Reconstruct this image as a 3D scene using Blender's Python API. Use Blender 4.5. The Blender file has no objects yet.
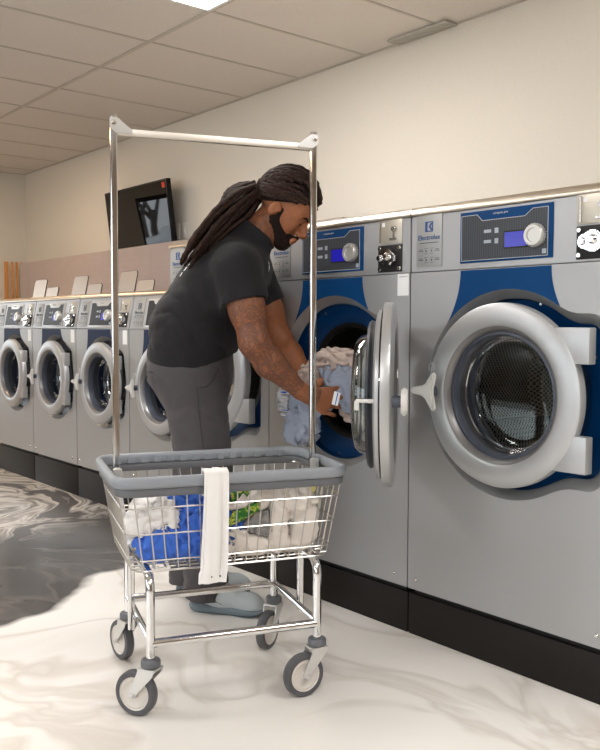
import bpy, bmesh, math, random
import numpy as np
from mathutils import Vector, Matrix
from mathutils.bvhtree import BVHTree
random.seed(7)
SC = bpy.context.scene
COL = SC.collection
PI = math.pi

# ------------------------------------------------------------------ materials
def rgb(r, g, b):
    f = lambda c: ((c/255+0.055)/1.055)**2.4 if c/255 > 0.04045 else c/255/12.92
    return (f(r), f(g), f(b), 1)

def mat(name, col, rough=.5, metal=0., spec=.5, emit=None, estr=0., coat=0., aniso=0.):
    m = bpy.data.materials.new(name); m.use_nodes = True
    b = m.node_tree.nodes['Principled BSDF']
    b.inputs['Base Color'].default_value = col
    b.inputs['Roughness'].default_value = rough
    b.inputs['Metallic'].default_value = metal
    b.inputs['Specular IOR Level'].default_value = spec
    b.inputs['Coat Weight'].default_value = coat
    b.inputs['Anisotropic'].default_value = aniso
    if emit:
        b.inputs['Emission Color'].default_value = emit
        b.inputs['Emission Strength'].default_value = estr
    return m

def nd(m, t, **kw):
    n = m.node_tree.nodes.new(t)
    for k, v in kw.items():
        if k in n.inputs: n.inputs[k].default_value = v
        else: setattr(n, k, v)
    return n
def lk(m, a, b): m.node_tree.links.new(a, b)
def bsdf(m): return m.node_tree.nodes['Principled BSDF']
def coords(m, kind='Object', scale=(1, 1, 1)):
    tc = nd(m, 'ShaderNodeTexCoord'); mp = nd(m, 'ShaderNodeMapping'); mp.inputs['Scale'].default_value = scale
    lk(m, tc.outputs[kind], mp.inputs['Vector']); return mp.outputs['Vector']
def add_bump(m, hsock, strength=.2, dist=.01):
    b = nd(m, 'ShaderNodeBump'); b.inputs['Strength'].default_value = strength; b.inputs['Distance'].default_value = dist
    lk(m, hsock, b.inputs['Height']); lk(m, b.outputs['Normal'], bsdf(m).inputs['Normal'])
def ramp(m, src, stops):
    r = nd(m, 'ShaderNodeValToRGB'); cr = r.color_ramp
    while len(cr.elements) < len(stops): cr.elements.new(.5)
    for e, (p, c) in zip(cr.elements, stops): e.position = p; e.color = c
    lk(m, src, r.inputs['Fac']); return r.outputs['Color']
def noise_vary(m, scale, c1, c2, sc=(1, 1, 1), detail=4, bump=0, dist=.004):
    n = nd(m, 'ShaderNodeTexNoise', Scale=scale, Detail=detail); lk(m, coords(m, 'Object', sc), n.inputs['Vector'])
    lk(m, ramp(m, n.outputs['Fac'], [(.3, c1), (.7, c2)]), bsdf(m).inputs['Base Color'])
    if bump: add_bump(m, n.outputs['Fac'], bump, dist)
    return n

M = {}
M['wall'] = mat('wall_paint', rgb(224, 217, 205), .7, spec=.25)
noise_vary(M['wall'], 60, rgb(223, 216, 204), rgb(226, 219, 207), bump=.05, dist=.002)
M['backwall'] = mat('taupe_wall_paint', rgb(150, 132, 114), .7, spec=.2)
M['endwall'] = mat('end_wall_paint', rgb(226, 221, 211), .7, spec=.25)
M['tile'] = mat('ceiling_tile', rgb(205, 198, 190), .9, spec=.1)
n = noise_vary(M['tile'], 160, rgb(212, 205, 198), rgb(225, 218, 211), detail=6, bump=.35, dist=.004)
M['tbar'] = mat('ceiling_grid', rgb(190, 182, 172), .5)
M['bulk'] = mat('laminate_panel', rgb(176, 160, 154), .5, spec=.3)
noise_vary(M['bulk'], 8, rgb(173, 157, 151), rgb(178, 162, 156), (1, 1, 6))
M['wood'] = mat('orange_wood', rgb(214, 150, 84), .5)
noise_vary(M['wood'], 10, rgb(205, 138, 74), rgb(222, 160, 95), (8, 8, 1))
def silver(name, col, rough, metal):
    m = mat(name, col, rough, metal)
    n = nd(m, 'ShaderNodeTexNoise', Scale=700, Detail=2); lk(m, coords(m, 'Object', (1, 1, .04)), n.inputs['Vector'])
    add_bump(m, n.outputs['Fac'], .04, .001)
    return m
M['body'] = silver('silver_painted_steel', rgb(170, 170, 170), .42, .55)
M['console'] = silver('silver_console', rgb(174, 174, 175), .38, .5)
M['cap'] = mat('brushed_steel_cap', rgb(215, 205, 190), .34, 1.)
M['ring'] = mat('silver_plastic', rgb(182, 183, 184), .38, .6)
M['ringdark'] = mat('grey_inner_bevel', rgb(126, 124, 124), .35, .5)
M['blue'] = mat('deep_blue_enamel', rgb(0, 54, 102), .35, 0.0, spec=.3)
M['navy'] = mat('navy_blue_enamel', rgb(8, 32, 66), .3)
M['bluepaint'] = mat('blue_paint_field', rgb(0, 60, 110), .55, spec=.15)
M['bluepaint_s'] = mat('slate_blue_paint_field', rgb(36, 48, 74), .55, spec=.15)
M['plinth'] = mat('black_plinth_paint', rgb(30, 26, 24), .45, spec=.18)
M['gap'] = mat('dark_gap', rgb(20, 19, 18), .6)
M['rubber'] = mat('grey_rubber_gasket', rgb(66, 72, 84), .45)
M['steel'] = mat('polished_steel', rgb(198, 195, 190), .2, 1.)
M['screw'] = mat('screw_steel', rgb(225, 222, 216), .15, 1.)
M['label'] = mat('grey_label_plate', rgb(160, 160, 158), .4, .35)
M['ink'] = mat('dark_print', rgb(74, 80, 92), .6)
M['inkblue'] = mat('blue_print', rgb(20, 70, 130), .5)
M['panel'] = mat('charcoal_display_panel', rgb(66, 69, 75), .4, spec=.25)
w = nd(M['panel'], 'ShaderNodeTexWave', Scale=90, Distortion=0); lk(M['panel'], coords(M['panel'], 'Object', (.4, 1, 1)), w.inputs['Vector'])
lk(M['panel'], ramp(M['panel'], w.outputs['Fac'], [(.2, rgb(60, 63, 68)), (.8, rgb(74, 77, 83))]), bsdf(M['panel']).inputs['Base Color'])
M['paneldark'] = mat('black_display_panel', rgb(38, 36, 36), .4, spec=.2)
M['line'] = mat('pale_line_print', rgb(168, 176, 186), .5)
M['screen'] = mat('lit_blue_screen', rgb(20, 20, 120), .15, emit=rgb(46, 40, 176), estr=.55)
M['knob'] = mat('silver_knob', rgb(205, 202, 196), .32, .55)
M['white'] = mat('white_sticker', rgb(236, 236, 234), .5)
M['beige'] = mat('beige_metal_plate', rgb(192, 184, 170), .35, .6)
M['chrome'] = mat('chrome', rgb(222, 222, 222), .09, 1.)
M['wire'] = mat('chromed_wire', rgb(196, 192, 186), .28, 1.)
M['barsteel'] = mat('satin_bar_steel', rgb(236, 230, 220), .38, .9)
M['handle'] = mat('pale_grey_handle_plastic', rgb(206, 204, 200), .4)
M['drum'] = mat('perforated_steel_drum', rgb(120, 117, 112), .3, .9)
M['drum'] = mat('perforated_steel_drum', rgb(120, 117, 112), .32, .85)
uvn = nd(M['drum'], 'ShaderNodeUVMap'); uvm = nd(M['drum'], 'ShaderNodeMapping'); lk(M['drum'], uvn.outputs[0], uvm.inputs[0])
uvm.inputs['Rotation'].default_value = (0, 0, PI/4)
v = nd(M['drum'], 'ShaderNodeTexVoronoi', Scale=82); v.inputs['Randomness'].default_value = 0; v.voronoi_dimensions = '2D'
lk(M['drum'], uvm.outputs[0], v.inputs['Vector'])
lk(M['drum'], ramp(M['drum'], v.outputs['Distance'], [(.30, rgb(24, 22, 21)), (.40, rgb(150, 146, 140))]), bsdf(M['drum']).inputs['Base Color'])
M['darkdrum'] = mat('dark_inner_tub', rgb(58, 56, 54), .35, .7)
M['tvblack'] = mat('television_black', rgb(12, 12, 13), .35, spec=.25)
M['tvscreen'] = mat('television_glass', rgb(5, 5, 6), .02, spec=.28)
M['red'] = mat('red_sticker', rgb(216, 62, 38), .5)
M['lamp'] = mat('lit_diffuser', (1, 1, 1, 1), .6, emit=(1, .975, .95, 1), estr=22.)
M['lampwarm'] = mat('warm_lit_diffuser', (1, 1, 1, 1), .6, emit=(1, .76, .52, 1), estr=15.)
M['tyre'] = mat('dark_grey_tyre', rgb(88, 88, 91), .5, spec=.3)
M['hub'] = mat('pale_hub_plastic', rgb(214, 208, 200), .4)
M['zinc'] = mat('zinc_plated_fork', rgb(214, 214, 212), .3, .7)
M['bumper'] = mat('grey_vinyl_bumper', rgb(138, 143, 149), .42)
M['bumperdark'] = mat('dark_grey_vinyl_skirt', rgb(98, 100, 104), .5)
M['plate'] = mat('white_wall_plate', rgb(236, 230, 220), .4)

def glass(name, tint, refl):
    m = bpy.data.materials.new(name); m.use_nodes = True
    nt = m.node_tree; nt.nodes.remove(nt.nodes['Principled BSDF'])
    out = nt.nodes['Material Output']
    tr = nd(m, 'ShaderNodeBsdfTransparent'); tr.inputs['Color'].default_value = tint
    gl = nd(m, 'ShaderNodeBsdfGlossy'); gl.inputs['Roughness'].default_value = .03
    fr = nd(m, 'ShaderNodeFresnel', IOR=1.45)
    mr = nd(m, 'ShaderNodeMath', operation='MULTIPLY'); mr.inputs[1].default_value = refl
    lk(m, fr.outputs[0], mr.inputs[0])
    mx = nd(m, 'ShaderNodeMixShader'); lk(m, mr.outputs[0], mx.inputs[0]); lk(m, tr.outputs[0], mx.inputs[1]); lk(m, gl.outputs[0], mx.inputs[2])
    lk(m, mx.outputs[0], out.inputs['Surface']); return m
M['glass'] = glass('clear_glass', (.88, .9, .9, 1), .7)
M['bowlglass'] = glass('thick_bowl_glass', (.80, .86, .82, 1), 2.4)
M['pane'] = glass('window_pane', (.97, .98, .98, 1), 1.)

# ------------------------------------------------------------------ helpers
def link(name, me, parent=None, m=None):
    o = bpy.data.objects.new(name, me); COL.objects.link(o)
    if parent is not None: o.parent = parent
    if m is not None and me is not None: me.materials.append(m)
    return o
def tag(o, label, cat, group=None, kind=None):
    o['label'] = label; o['category'] = cat
    if group: o['group'] = group
    if kind: o['kind'] = kind
    return o
def thing(name, label, cat, loc=(0, 0, 0), rz=0, group=None):
    o = link(name, None); o.location = loc; o.rotation_euler = (0, 0, rz)
    return tag(o, label, cat, group)
def structure(o): o['kind'] = 'structure'; return o

class MB:
    def __init__(s): s.bm = bmesh.new()
    def geo(s, vs, fs):
        b = [s.bm.verts.new(v) for v in vs]
        for f in fs:
            try: s.bm.faces.new([b[i] for i in f])
            except ValueError: pass
        return s
    def box(s, x0, x1, y0, y1, z0, z1, T=None, bev=0):
        t = bmesh.new(); bmesh.ops.create_cube(t, size=1)
        for v in t.verts: v.co = Vector(((x0+x1)/2+v.co.x*(x1-x0), (y0+y1)/2+v.co.y*(y1-y0), (z0+z1)/2+v.co.z*(z1-z0)))
        if bev: bmesh.ops.bevel(t, geom=t.edges[:], offset=bev, segments=2, affect='EDGES', profile=.6)
        return s.absorb(t, T)
    def absorb(s, t, T=None):
        if T is not None: bmesh.ops.transform(t, matrix=T, verts=t.verts)
        me = bpy.data.meshes.new('tmp'); t.to_mesh(me); t.free(); s.bm.from_mesh(me); bpy.data.meshes.remove(me); return s
    def prism(s, pts, y0, y1, T=None, bev=0, axis='y'):
        # polygon in x-z extruded along y
        t = bmesh.new()
        mk = (lambda p, d: (p[0], d, p[1])) if axis == 'y' else ((lambda p, d: (d, p[0], p[1])) if axis == 'x' else (lambda p, d: (p[0], p[1], d)))
        a = [t.verts.new(mk(p, y0)) for p in pts]; b = [t.verts.new(mk(p, y1)) for p in pts]; n = len(pts)
        t.faces.new(a); t.faces.new(b[::-1])
        for i in range(n): t.faces.new([a[i], b[i], b[(i+1) % n], a[(i+1) % n]])
        bmesh.ops.recalc_face_normals(t, faces=t.faces[:])
        if bev: bmesh.ops.bevel(t, geom=t.edges[:], offset=bev, segments=2, affect='EDGES')
        return s.absorb(t, T)
    def lathe(s, prof, n=64, T=None, cap=False):
        # profile of (r, y) turned about the y axis
        t = bmesh.new(); rows = []
        for r, y in prof:
            if r < 1e-6: rows.append([t.verts.new((0, y, 0))]); continue
            rows.append([t.verts.new((r*math.cos(2*PI*i/n), y, r*math.sin(2*PI*i/n))) for i in range(n)])
        for A, B in zip(rows, rows[1:]):
            for i in range(n):
                q = [A[i % len(A)], A[(i+1) % len(A)], B[(i+1) % len(B)], B[i % len(B)]]
                u = []
                for w_ in q:
                    if w_ not in u: u.append(w_)
                if len(u) > 2: t.faces.new(u)
        bmesh.ops.recalc_face_normals(t, faces=t.faces[:])
        return s.absorb(t, T)
    def tube(s, pts, r, n=10, closed=False, prof=None, caps=True, radii=None):
        pts = [Vector(p) for p in pts]; N = len(pts)
        t = bmesh.new(); rings = []
        up = None
        for i, p in enumerate(pts):
            a = pts[(i-1) % N] if (closed or i > 0) else p; b = pts[(i+1) % N] if (closed or i < N-1) else p
            d = (b-a).normalized()
            if up is None:
                up = Vector((0, 0, 1)) if abs(d.z) < .95 else Vector((0, 1, 0))
            x = d.cross(up).normalized(); up2 = x.cross(d).normalized(); up = up2
            rr = radii[i] if radii else r
            if prof: ring = [t.verts.new(p + x*u*1 + up2*v) for u, v in prof]
            else: ring = [t.verts.new(p + (x*math.cos(2*PI*k/n)+up2*math.sin(2*PI*k/n))*rr) for k in range(n)]
            rings.append(ring)
        m_ = len(rings[0])
        for i in range(N if closed else N-1):
            A, B = rings[i], rings[(i+1) % N]
            for k in range(m_): t.faces.new([A[k], A[(k+1) % m_], B[(k+1) % m_], B[k]])
        if not closed and caps: t.faces.new(rings[0][::-1]); t.faces.new(rings[-1])
        bmesh.ops.recalc_face_normals(t, faces=t.faces[:])
        return s.absorb(t)
    def build(s, name, m, parent=None, smooth=True, angle=40, loc=None):
        me = bpy.data.meshes.new(name); s.bm.to_mesh(me); s.bm.free()
        o = link(name, me, parent, m)
        if smooth:
            me.shade_smooth() if hasattr(me, 'shade_smooth') else None
            try: me.set_sharp_from_angle(angle=math.radians(angle))
            except Exception: pass
        if loc is not None: o.location = loc
        return o

def text_bm(txt, size, T, depth=.0006):
    c = bpy.data.curves.new('t', 'FONT'); c.body = txt; c.size = size; c.align_x = 'CENTER'; c.align_y = 'CENTER'; c.extrude = depth
    c.resolution_u = 3
    o = bpy.data.objects.new('t', c); COL.objects.link(o); bpy.context.view_layer.update()
    me = bpy.data.meshes.new_from_object(o.evaluated_get(bpy.context.evaluated_depsgraph_get()))
    b = bmesh.new(); b.from_mesh(me); bmesh.ops.transform(b, matrix=T, verts=b.verts)
    bpy.data.objects.remove(o); bpy.data.meshes.remove(me); bpy.data.curves.remove(c); return b
FACE = Matrix(((1, 0, 0, 0), (0, 0, -1, 0), (0, 1, 0, 0), (0, 0, 0, 1)))   # text standing in x-z, read from -y

def copy_tree(o, parent=None):
    c = o.copy(); COL.objects.link(c)
    if parent is not None: c.parent = parent
    for ch in [k for k in ALLCH(o)]: copy_tree(ch, c)
    return c
def ALLCH(o): return list(o.children)

# ------------------------------------------------------------------ implicit surfaces
def smin(a, b, k):
    if k <= 0: return np.minimum(a, b)
    h = np.maximum(k-np.abs(a-b), 0)/k
    return np.minimum(a, b)-h*h*k*.25
class Grid:
    def __init__(s, lo, hi, h):
        s.lo = np.array(lo, float); s.h = h
        s.n = np.ceil((np.array(hi)-s.lo)/h).astype(int)+1
        s.F = np.full(tuple(s.n), 9., np.float32)
    def win(s, lo, hi):
        a = np.clip(np.floor((np.array(lo)-s.lo)/s.h).astype(int), 0, s.n-1); b = np.clip(np.ceil((np.array(hi)-s.lo)/s.h).astype(int)+1, 1, s.n)
        sl = tuple(slice(int(i), int(j)) for i, j in zip(a, b))
        ax = [(s.lo[i]+s.h*np.arange(a[i], b[i])).astype(np.float32) for i in range(3)]
        return sl, np.meshgrid(*ax, indexing='ij', sparse=True)
    def put(s, fn, lo, hi, k=.01, op='add'):
        m = k+4*s.h
        sl, (X, Y, Z) = s.win(np.array(lo)-m, np.array(hi)+m)
        if 0 in s.F[sl].shape: return s
        d = fn(X, Y, Z).astype(np.float32)
        if op == 'add': s.F[sl] = smin(s.F[sl], d, k)
        else: s.F[sl] = -smin(-s.F[sl], d, k)
        return s
    def cone(s, a, b, ra, rb, k=.01, op='add', sc=(1, 1, 1)):
        a = np.array(a, float); b = np.array(b, float); sc = np.array(sc, float); R = max(ra, rb)
        A = a*sc; B = b*sc; AB = B-A; L = max((AB@AB), 1e-9)
        def fn(X, Y, Z):
            x, y, z = X*sc[0]-A[0], Y*sc[1]-A[1], Z*sc[2]-A[2]
            t = np.clip((x*AB[0]+y*AB[1]+z*AB[2])/L, 0, 1)
            return np.sqrt((x-t*AB[0])**2+(y-t*AB[1])**2+(z-t*AB[2])**2)-(ra+(rb-ra)*t)
        ext = R/sc
        return s.put(fn, np.minimum(a, b)-ext, np.maximum(a, b)+ext, k, op)
    def ell(s, c, r, k=.01, op='add', R=None):
        c = np.array(c, float); r = np.array(r, float)
        Rm = np.eye(3) if R is None else np.array(R)
        def fn(X, Y, Z):
            x, y, z = X-c[0], Y-c[1], Z-c[2]
            u = (Rm[0, 0]*x+Rm[1, 0]*y+Rm[2, 0]*z)/r[0]; v = (Rm[0, 1]*x+Rm[1, 1]*y+Rm[2, 1]*z)/r[1]; w = (Rm[0, 2]*x+Rm[1, 2]*y+Rm[2, 2]*z)/r[2]
            q = np.sqrt(u*u+v*v+w*w)+1e-6
            g = np.sqrt((u/r[0])**2+(v/r[1])**2+(w/r[2])**2)+1e-6
            return q*(q-1)/g
        e = np.full(3, r.max()) if R is not None else r
        return s.put(fn, c-e, c+e, k, op)
    def axes(s): return np.meshgrid(*[s.lo[i]+s.h*np.arange(s.n[i]) for i in range(3)], indexing='ij', sparse=True)
    def mesh(s, name, m, parent=None, relax=1):
        V, Q = nets(s.F, s.lo, s.h)
        V = relaxm(V, Q, relax)
        return arr_mesh(name, V, Q, m, parent)
def relaxm(V, Q, it):
    for _ in range(it):
        S = np.zeros_like(V); C = np.zeros(len(V))
        for i in range(4):
            a, b = Q[:, i], Q[:, (i+1) % 4]
            for d in range(3): S[:, d] += np.bincount(a, V[b, d], len(V))+np.bincount(b, V[a, d], len(V))
            C += np.bincount(a, minlength=len(V))+np.bincount(b, minlength=len(V))
        V = .5*V+.5*S/np.maximum(C, 1)[:, None]
    return V
def arr_mesh(name, V, Q, m, parent=None):
    me = bpy.data.meshes.new(name)
    me.vertices.add(len(V)); me.vertices.foreach_set('co', V.astype(np.float32).ravel())
    nq = len(Q); me.loops.add(nq*4); me.loops.foreach_set('vertex_index', Q.astype(np.int32).ravel())
    me.polygons.add(nq); me.polygons.foreach_set('loop_start', np.arange(0, nq*4, 4, dtype=np.int32))
    me.polygons.foreach_set('use_smooth', np.ones(nq, bool))
    me.update(calc_edges=True); me.validate()
    return link(name, me, parent, m)
def nets(F, lo, h):
    S = F < 0
    nx, ny, nz = F.shape
    cor = [(i, j, k) for i in (0, 1) for j in (0, 1) for k in (0, 1)]
    sl = lambda c: (slice(c[0], nx-1+c[0]), slice(c[1], ny-1+c[1]), slice(c[2], nz-1+c[2]))
    cnt = np.zeros((nx-1, ny-1, nz-1), np.uint8)
    for c in cor: cnt += S[sl(c)]
    act = (cnt > 0) & (cnt < 8)
    I = np.argwhere(act); idx = np.full(act.shape, -1, np.int32); idx[act] = np.arange(len(I))
    P = np.zeros((len(I), 3)); W = np.zeros(len(I))
    f = {c: F[I[:, 0]+c[0], I[:, 1]+c[1], I[:, 2]+c[2]].astype(float) for c in cor}
    for c in cor:
        for ax in range(3):
            if c[ax]: continue
            d = list(c); d[ax] = 1; d = tuple(d)
            k = (f[c] < 0) != (f[d] < 0)
            t = np.where(k, f[c]/np.where(k, f[c]-f[d], 1), 0)
            q = np.tile(np.array(c, float), (len(I), 1)); q[:, ax] += t
            P += q*k[:, None]; W += k
    V = lo+h*(I+P/W[:, None])
    Qs = []
    for ax in range(3):
        a1, a2 = (ax+1) % 3, (ax+2) % 3
        A = [slice(None)]*3; B = [slice(None)]*3
        A[ax] = slice(0, -1); B[ax] = slice(1, None)
        sa, sb = S[tuple(A)], S[tuple(B)]
        E = np.argwhere(sa != sb)
        E = E[(E[:, a1] > 0) & (E[:, a2] > 0) & (E[:, a1] < F.shape[a1]-1) & (E[:, a2] < F.shape[a2]-1)]
        ins = sa[E[:, 0], E[:, 1], E[:, 2]]
        def cell(d1, d2):
            e = E.copy(); e[:, a1] -= d1; e[:, a2] -= d2; return idx[e[:, 0], e[:, 1], e[:, 2]]
        q = np.stack([cell(1, 1), cell(0, 1), cell(0, 0), cell(1, 0)], 1)
        q = np.where(ins[:, None], q, q[:, ::-1]); Qs.append(q)
    return V, np.concatenate(Qs)
def hsh(i, j, k, seed):
    n = (i*374761393+j*668265263+k*1274126177+seed*974711) & 0x7fffffff
    n = ((n ^ (n >> 13))*1274126177) & 0x7fffffff
    return ((n ^ (n >> 16)) & 0xffff)/32767.5-1
def vnoise(X, Y, Z, seed=0):
    X, Y, Z = np.broadcast_arrays(X, Y, Z)
    i, j, k = np.floor(X).astype(np.int64), np.floor(Y).astype(np.int64), np.floor(Z).astype(np.int64)
    u, v, w = X-i, Y-j, Z-k
    u, v, w = u*u*(3-2*u), v*v*(3-2*v), w*w*(3-2*w)
    r = 0
    for a in (0, 1):
        for b in (0, 1):
            for c in (0, 1):
                r = r+hsh(i+a, j+b, k+c, seed)*(u if a else 1-u)*(v if b else 1-v)*(w if c else 1-w)
    return r
def folds(X, Y, Z, freq, dirs, seed=0, warp=1.2):
    s_ = freq*.35
    n1 = vnoise(X*s_, Y*s_, Z*s_, seed); n2 = vnoise(X*s_+7, Y*s_, Z*s_+3, seed+1)
    r = 0
    for q, d in enumerate(dirs):
        ph = (X*d[0]+Y*d[1]+Z*d[2])*freq+warp*3*(n1 if q % 2 == 0 else n2)+q*1.7
        r = r+2*np.sqrt(np.abs(np.sin(ph))+.01)-1.2
    return r/len(dirs)
def fabric(name, c, bump=.25, scale=420, rough=.85, c2=None):
    m = mat(name, c, rough, spec=.15)
    b = bsdf(m); b.inputs['Sheen Weight'].default_value = .08
    n = nd(m, 'ShaderNodeTexNoise', Scale=scale, Detail=3); lk(m, coords(m), n.inputs['Vector'])
    n2 = nd(m, 'ShaderNodeTexNoise', Scale=28, Detail=4, Distortion=.6); lk(m, coords(m), n2.inputs['Vector'])
    a = nd(m, 'ShaderNodeMath', operation='MULTIPLY_ADD'); lk(m, n.outputs['Fac'], a.inputs[0]); a.inputs[1].default_value = .15; lk(m, n2.outputs['Fac'], a.inputs[2])
    add_bump(m, a.outputs[0], bump, .012)
    return m
M['shirt'] = fabric('black_cotton', rgb(37, 36, 38), .2)
M['trousers'] = fabric('charcoal_trouser_cloth', rgb(76, 72, 74), .22)
wv = nd(M['trousers'], 'ShaderNodeTexWave', Scale=110, Distortion=.4); lk(M['trousers'], coords(M['trousers'], 'Object', (1, 1, .05)), wv.inputs['Vector'])
lk(M['trousers'], ramp(M['trousers'], wv.outputs['Fac'], [(.2, rgb(74, 70, 72)), (.8, rgb(86, 82, 84))]), bsdf(M['trousers']).inputs['Base Color'])
M['cblue'] = fabric('bright_blue_cloth', rgb(70, 114, 206), .3)
M['cwhite'] = fabric('white_cloth', rgb(232, 229, 226), .3)
M['cream'] = fabric('off_white_cloth', rgb(222, 214, 206), .3)
M['cgrey'] = fabric('mid_grey_cloth', rgb(140, 138, 136), .3)
M['beigecloth'] = fabric('pinkish_beige_cloth', rgb(186, 168, 158), .35)
M['paleblue'] = fabric('pale_blue_grey_cloth', rgb(152, 160, 176), .3)
M['yellow'] = fabric('pale_yellow_cloth', rgb(226, 214, 140), .3)
M['greenprint'] = fabric('green_print_cloth', rgb(70, 120, 50), .3)
nn = nd(M['greenprint'], 'ShaderNodeTexNoise', Scale=55, Detail=3); lk(M['greenprint'], coords(M['greenprint']), nn.inputs['Vector'])
lk(M['greenprint'], ramp(M['greenprint'], nn.outputs['Fac'], [(.40, rgb(52, 104, 44)), (.5, rgb(70, 140, 60)), (.56, rgb(214, 200, 90)), (.62, rgb(120, 160, 60))]), bsdf(M['greenprint']).inputs['Base Color'])
M['bluestripe'] = fabric('blue_stripe_print', rgb(44, 84, 190), .2)
M['dash'] = fabric('white_grey_cloth_with_blue_dashes', rgb(190, 190, 190), .3)
_w = nd(M['dash'], 'ShaderNodeTexNoise', Scale=34, Detail=1); _mp = coords(M['dash'], 'Object', (.6, .6, 3.2)); lk(M['dash'], _mp, _w.inputs['Vector'])
lk(M['dash'], ramp(M['dash'], _w.outputs['Fac'], [(.36, rgb(150, 148, 146)), (.5, rgb(214, 214, 214)), (.63, rgb(206, 208, 212)), (.66, rgb(40, 80, 190))]), bsdf(M['dash']).inputs['Base Color'])
M['shoe'] = fabric('grey_knit_shoe', rgb(182, 188, 190), .2, 600)
M['sole'] = mat('slate_foam_sole', rgb(112, 124, 132), .6)
M['lace'] = mat('pale_grey_lace', rgb(186, 186, 182), .7)
M['shoedark'] = mat('charcoal_shoe_lining', rgb(52, 50, 52), .8)
M['hair'] = mat('dark_brown_locs', rgb(50, 36, 30), .75, spec=.2)
nh = noise_vary(M['hair'], 130, rgb(24, 18, 16), rgb(66, 46, 37), detail=3, bump=.6, dist=.004)
M['hairbase'] = mat('black_hair_roots', rgb(24, 18, 16), .8, spec=.15)
M['beard'] = mat('black_beard', rgb(30, 22, 19), .8, spec=.15)
noise_vary(M['beard'], 300, rgb(16, 12, 11), rgb(44, 30, 24), detail=2, bump=.6, dist=.003)
M['bead'] = mat('amber_bead', rgb(212, 140, 40), .3)
M['eye'] = mat('dark_eye', rgb(30, 20, 16), .2)

# skin with inked sleeve
m = mat('brown_skin', rgb(150, 94, 62), .5, spec=.35); M['skin'] = m
bsdf(m).inputs['Subsurface Weight'].default_value = .06
bsdf(m).inputs['Subsurface Radius'].default_value = (.012, .005, .003)
cv = coords(m)
n1 = nd(m, 'ShaderNodeTexNoise', Scale=18, Detail=5, Distortion=1.8); lk(m, cv, n1.inputs['Vector'])
n2 = nd(m, 'ShaderNodeTexNoise', Scale=60, Detail=3, Distortion=2.2); lk(m, cv, n2.inputs['Vector'])
vo = nd(m, 'ShaderNodeTexVoronoi', Scale=26, feature='DISTANCE_TO_EDGE'); 
wp = nd(m, 'ShaderNodeMixRGB', blend_type='ADD'); wp.inputs[0].default_value = .05; lk(m, cv, wp.inputs[1]); lk(m, n1.outputs['Color'], wp.inputs[2]); lk(m, wp.outputs[0], vo.inputs['Vector'])
def fcol(x): return (x, x, x, 1)
b1 = ramp(m, n1.outputs['Fac'], [(.42, fcol(0)), (.5, fcol(.8)), (.58, fcol(.15))])
b2 = ramp(m, vo.outputs['Distance'], [(.0, fcol(.9)), (.09, fcol(.0))])
b3 = ramp(m, n2.outputs['Fac'], [(.45, fcol(0)), (.6, fcol(.7))])
mx = nd(m, 'ShaderNodeMixRGB', blend_type='LIGHTEN'); mx.inputs[0].default_value = 1; lk(m, b1, mx.inputs[1]); lk(m, b2, mx.inputs[2])
mx2 = nd(m, 'ShaderNodeMixRGB', blend_type='LIGHTEN'); mx2.inputs[0].default_value = .7; lk(m, mx.outputs[0], mx2.inputs[1]); lk(m, b3, mx2.inputs[2])
at = nd(m, 'ShaderNodeAttribute', attribute_name='ink')
ml = nd(m, 'ShaderNodeMath', operation='MULTIPLY'); lk(m, mx2.outputs[0], ml.inputs[0]); lk(m, at.outputs['Fac'], ml.inputs[1])
ml2 = nd(m, 'ShaderNodeMath', operation='MULTIPLY'); lk(m, ml.outputs[0], ml2.inputs[0]); ml2.inputs[1].default_value = .85
sk = ramp(m, n2.outputs['Fac'], [(.3, rgb(142, 88, 58)), (.7, rgb(160, 102, 68))])
mc = nd(m, 'ShaderNodeMixRGB'); lk(m, ml2.outputs[0], mc.inputs[0]); lk(m, sk, mc.inputs[1]); mc.inputs[2].default_value = rgb(62, 50, 50)
lk(m, mc.outputs[0], bsdf(m).inputs['Base Color'])

# marbled epoxy floor
m = mat('marbled_epoxy_floor', rgb(225, 220, 212), .22, spec=.45); M['floor'] = m
tc = nd(m, 'ShaderNodeTexCoord'); P = tc.outputs['Object']
def warp(vec, scale, amt, detail=3):
    n = nd(m, 'ShaderNodeTexNoise', Scale=scale, Detail=detail); lk(m, vec, n.inputs['Vector'])
    sb = nd(m, 'ShaderNodeVectorMath', operation='SUBTRACT'); lk(m, n.outputs['Color'], sb.inputs[0]); sb.inputs[1].default_value = (.5, .5, .5)
    sc = nd(m, 'ShaderNodeVectorMath', operation='SCALE'); lk(m, sb.outputs[0], sc.inputs[0]); sc.inputs['Scale'].default_value = amt
    ad = nd(m, 'ShaderNodeVectorMath', operation='ADD'); lk(m, vec, ad.inputs[0]); lk(m, sc.outputs[0], ad.inputs[1]); return ad.outputs[0]
w1 = warp(P, .8, 1.5, 1); w2 = warp(w1, 2.0, .45, 2)
na = nd(m, 'ShaderNodeTexNoise', Scale=1.0, Detail=4, Roughness=.5, Distortion=1.2); lk(m, w2, na.inputs['Vector'])
veins = ramp(m, na.outputs['Fac'], [(.30, rgb(232, 228, 222)), (.44, rgb(238, 234, 229)), (.50, rgb(216, 210, 202)), (.54, rgb(236, 232, 226)), (.75, rgb(240, 237, 232))])
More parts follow.
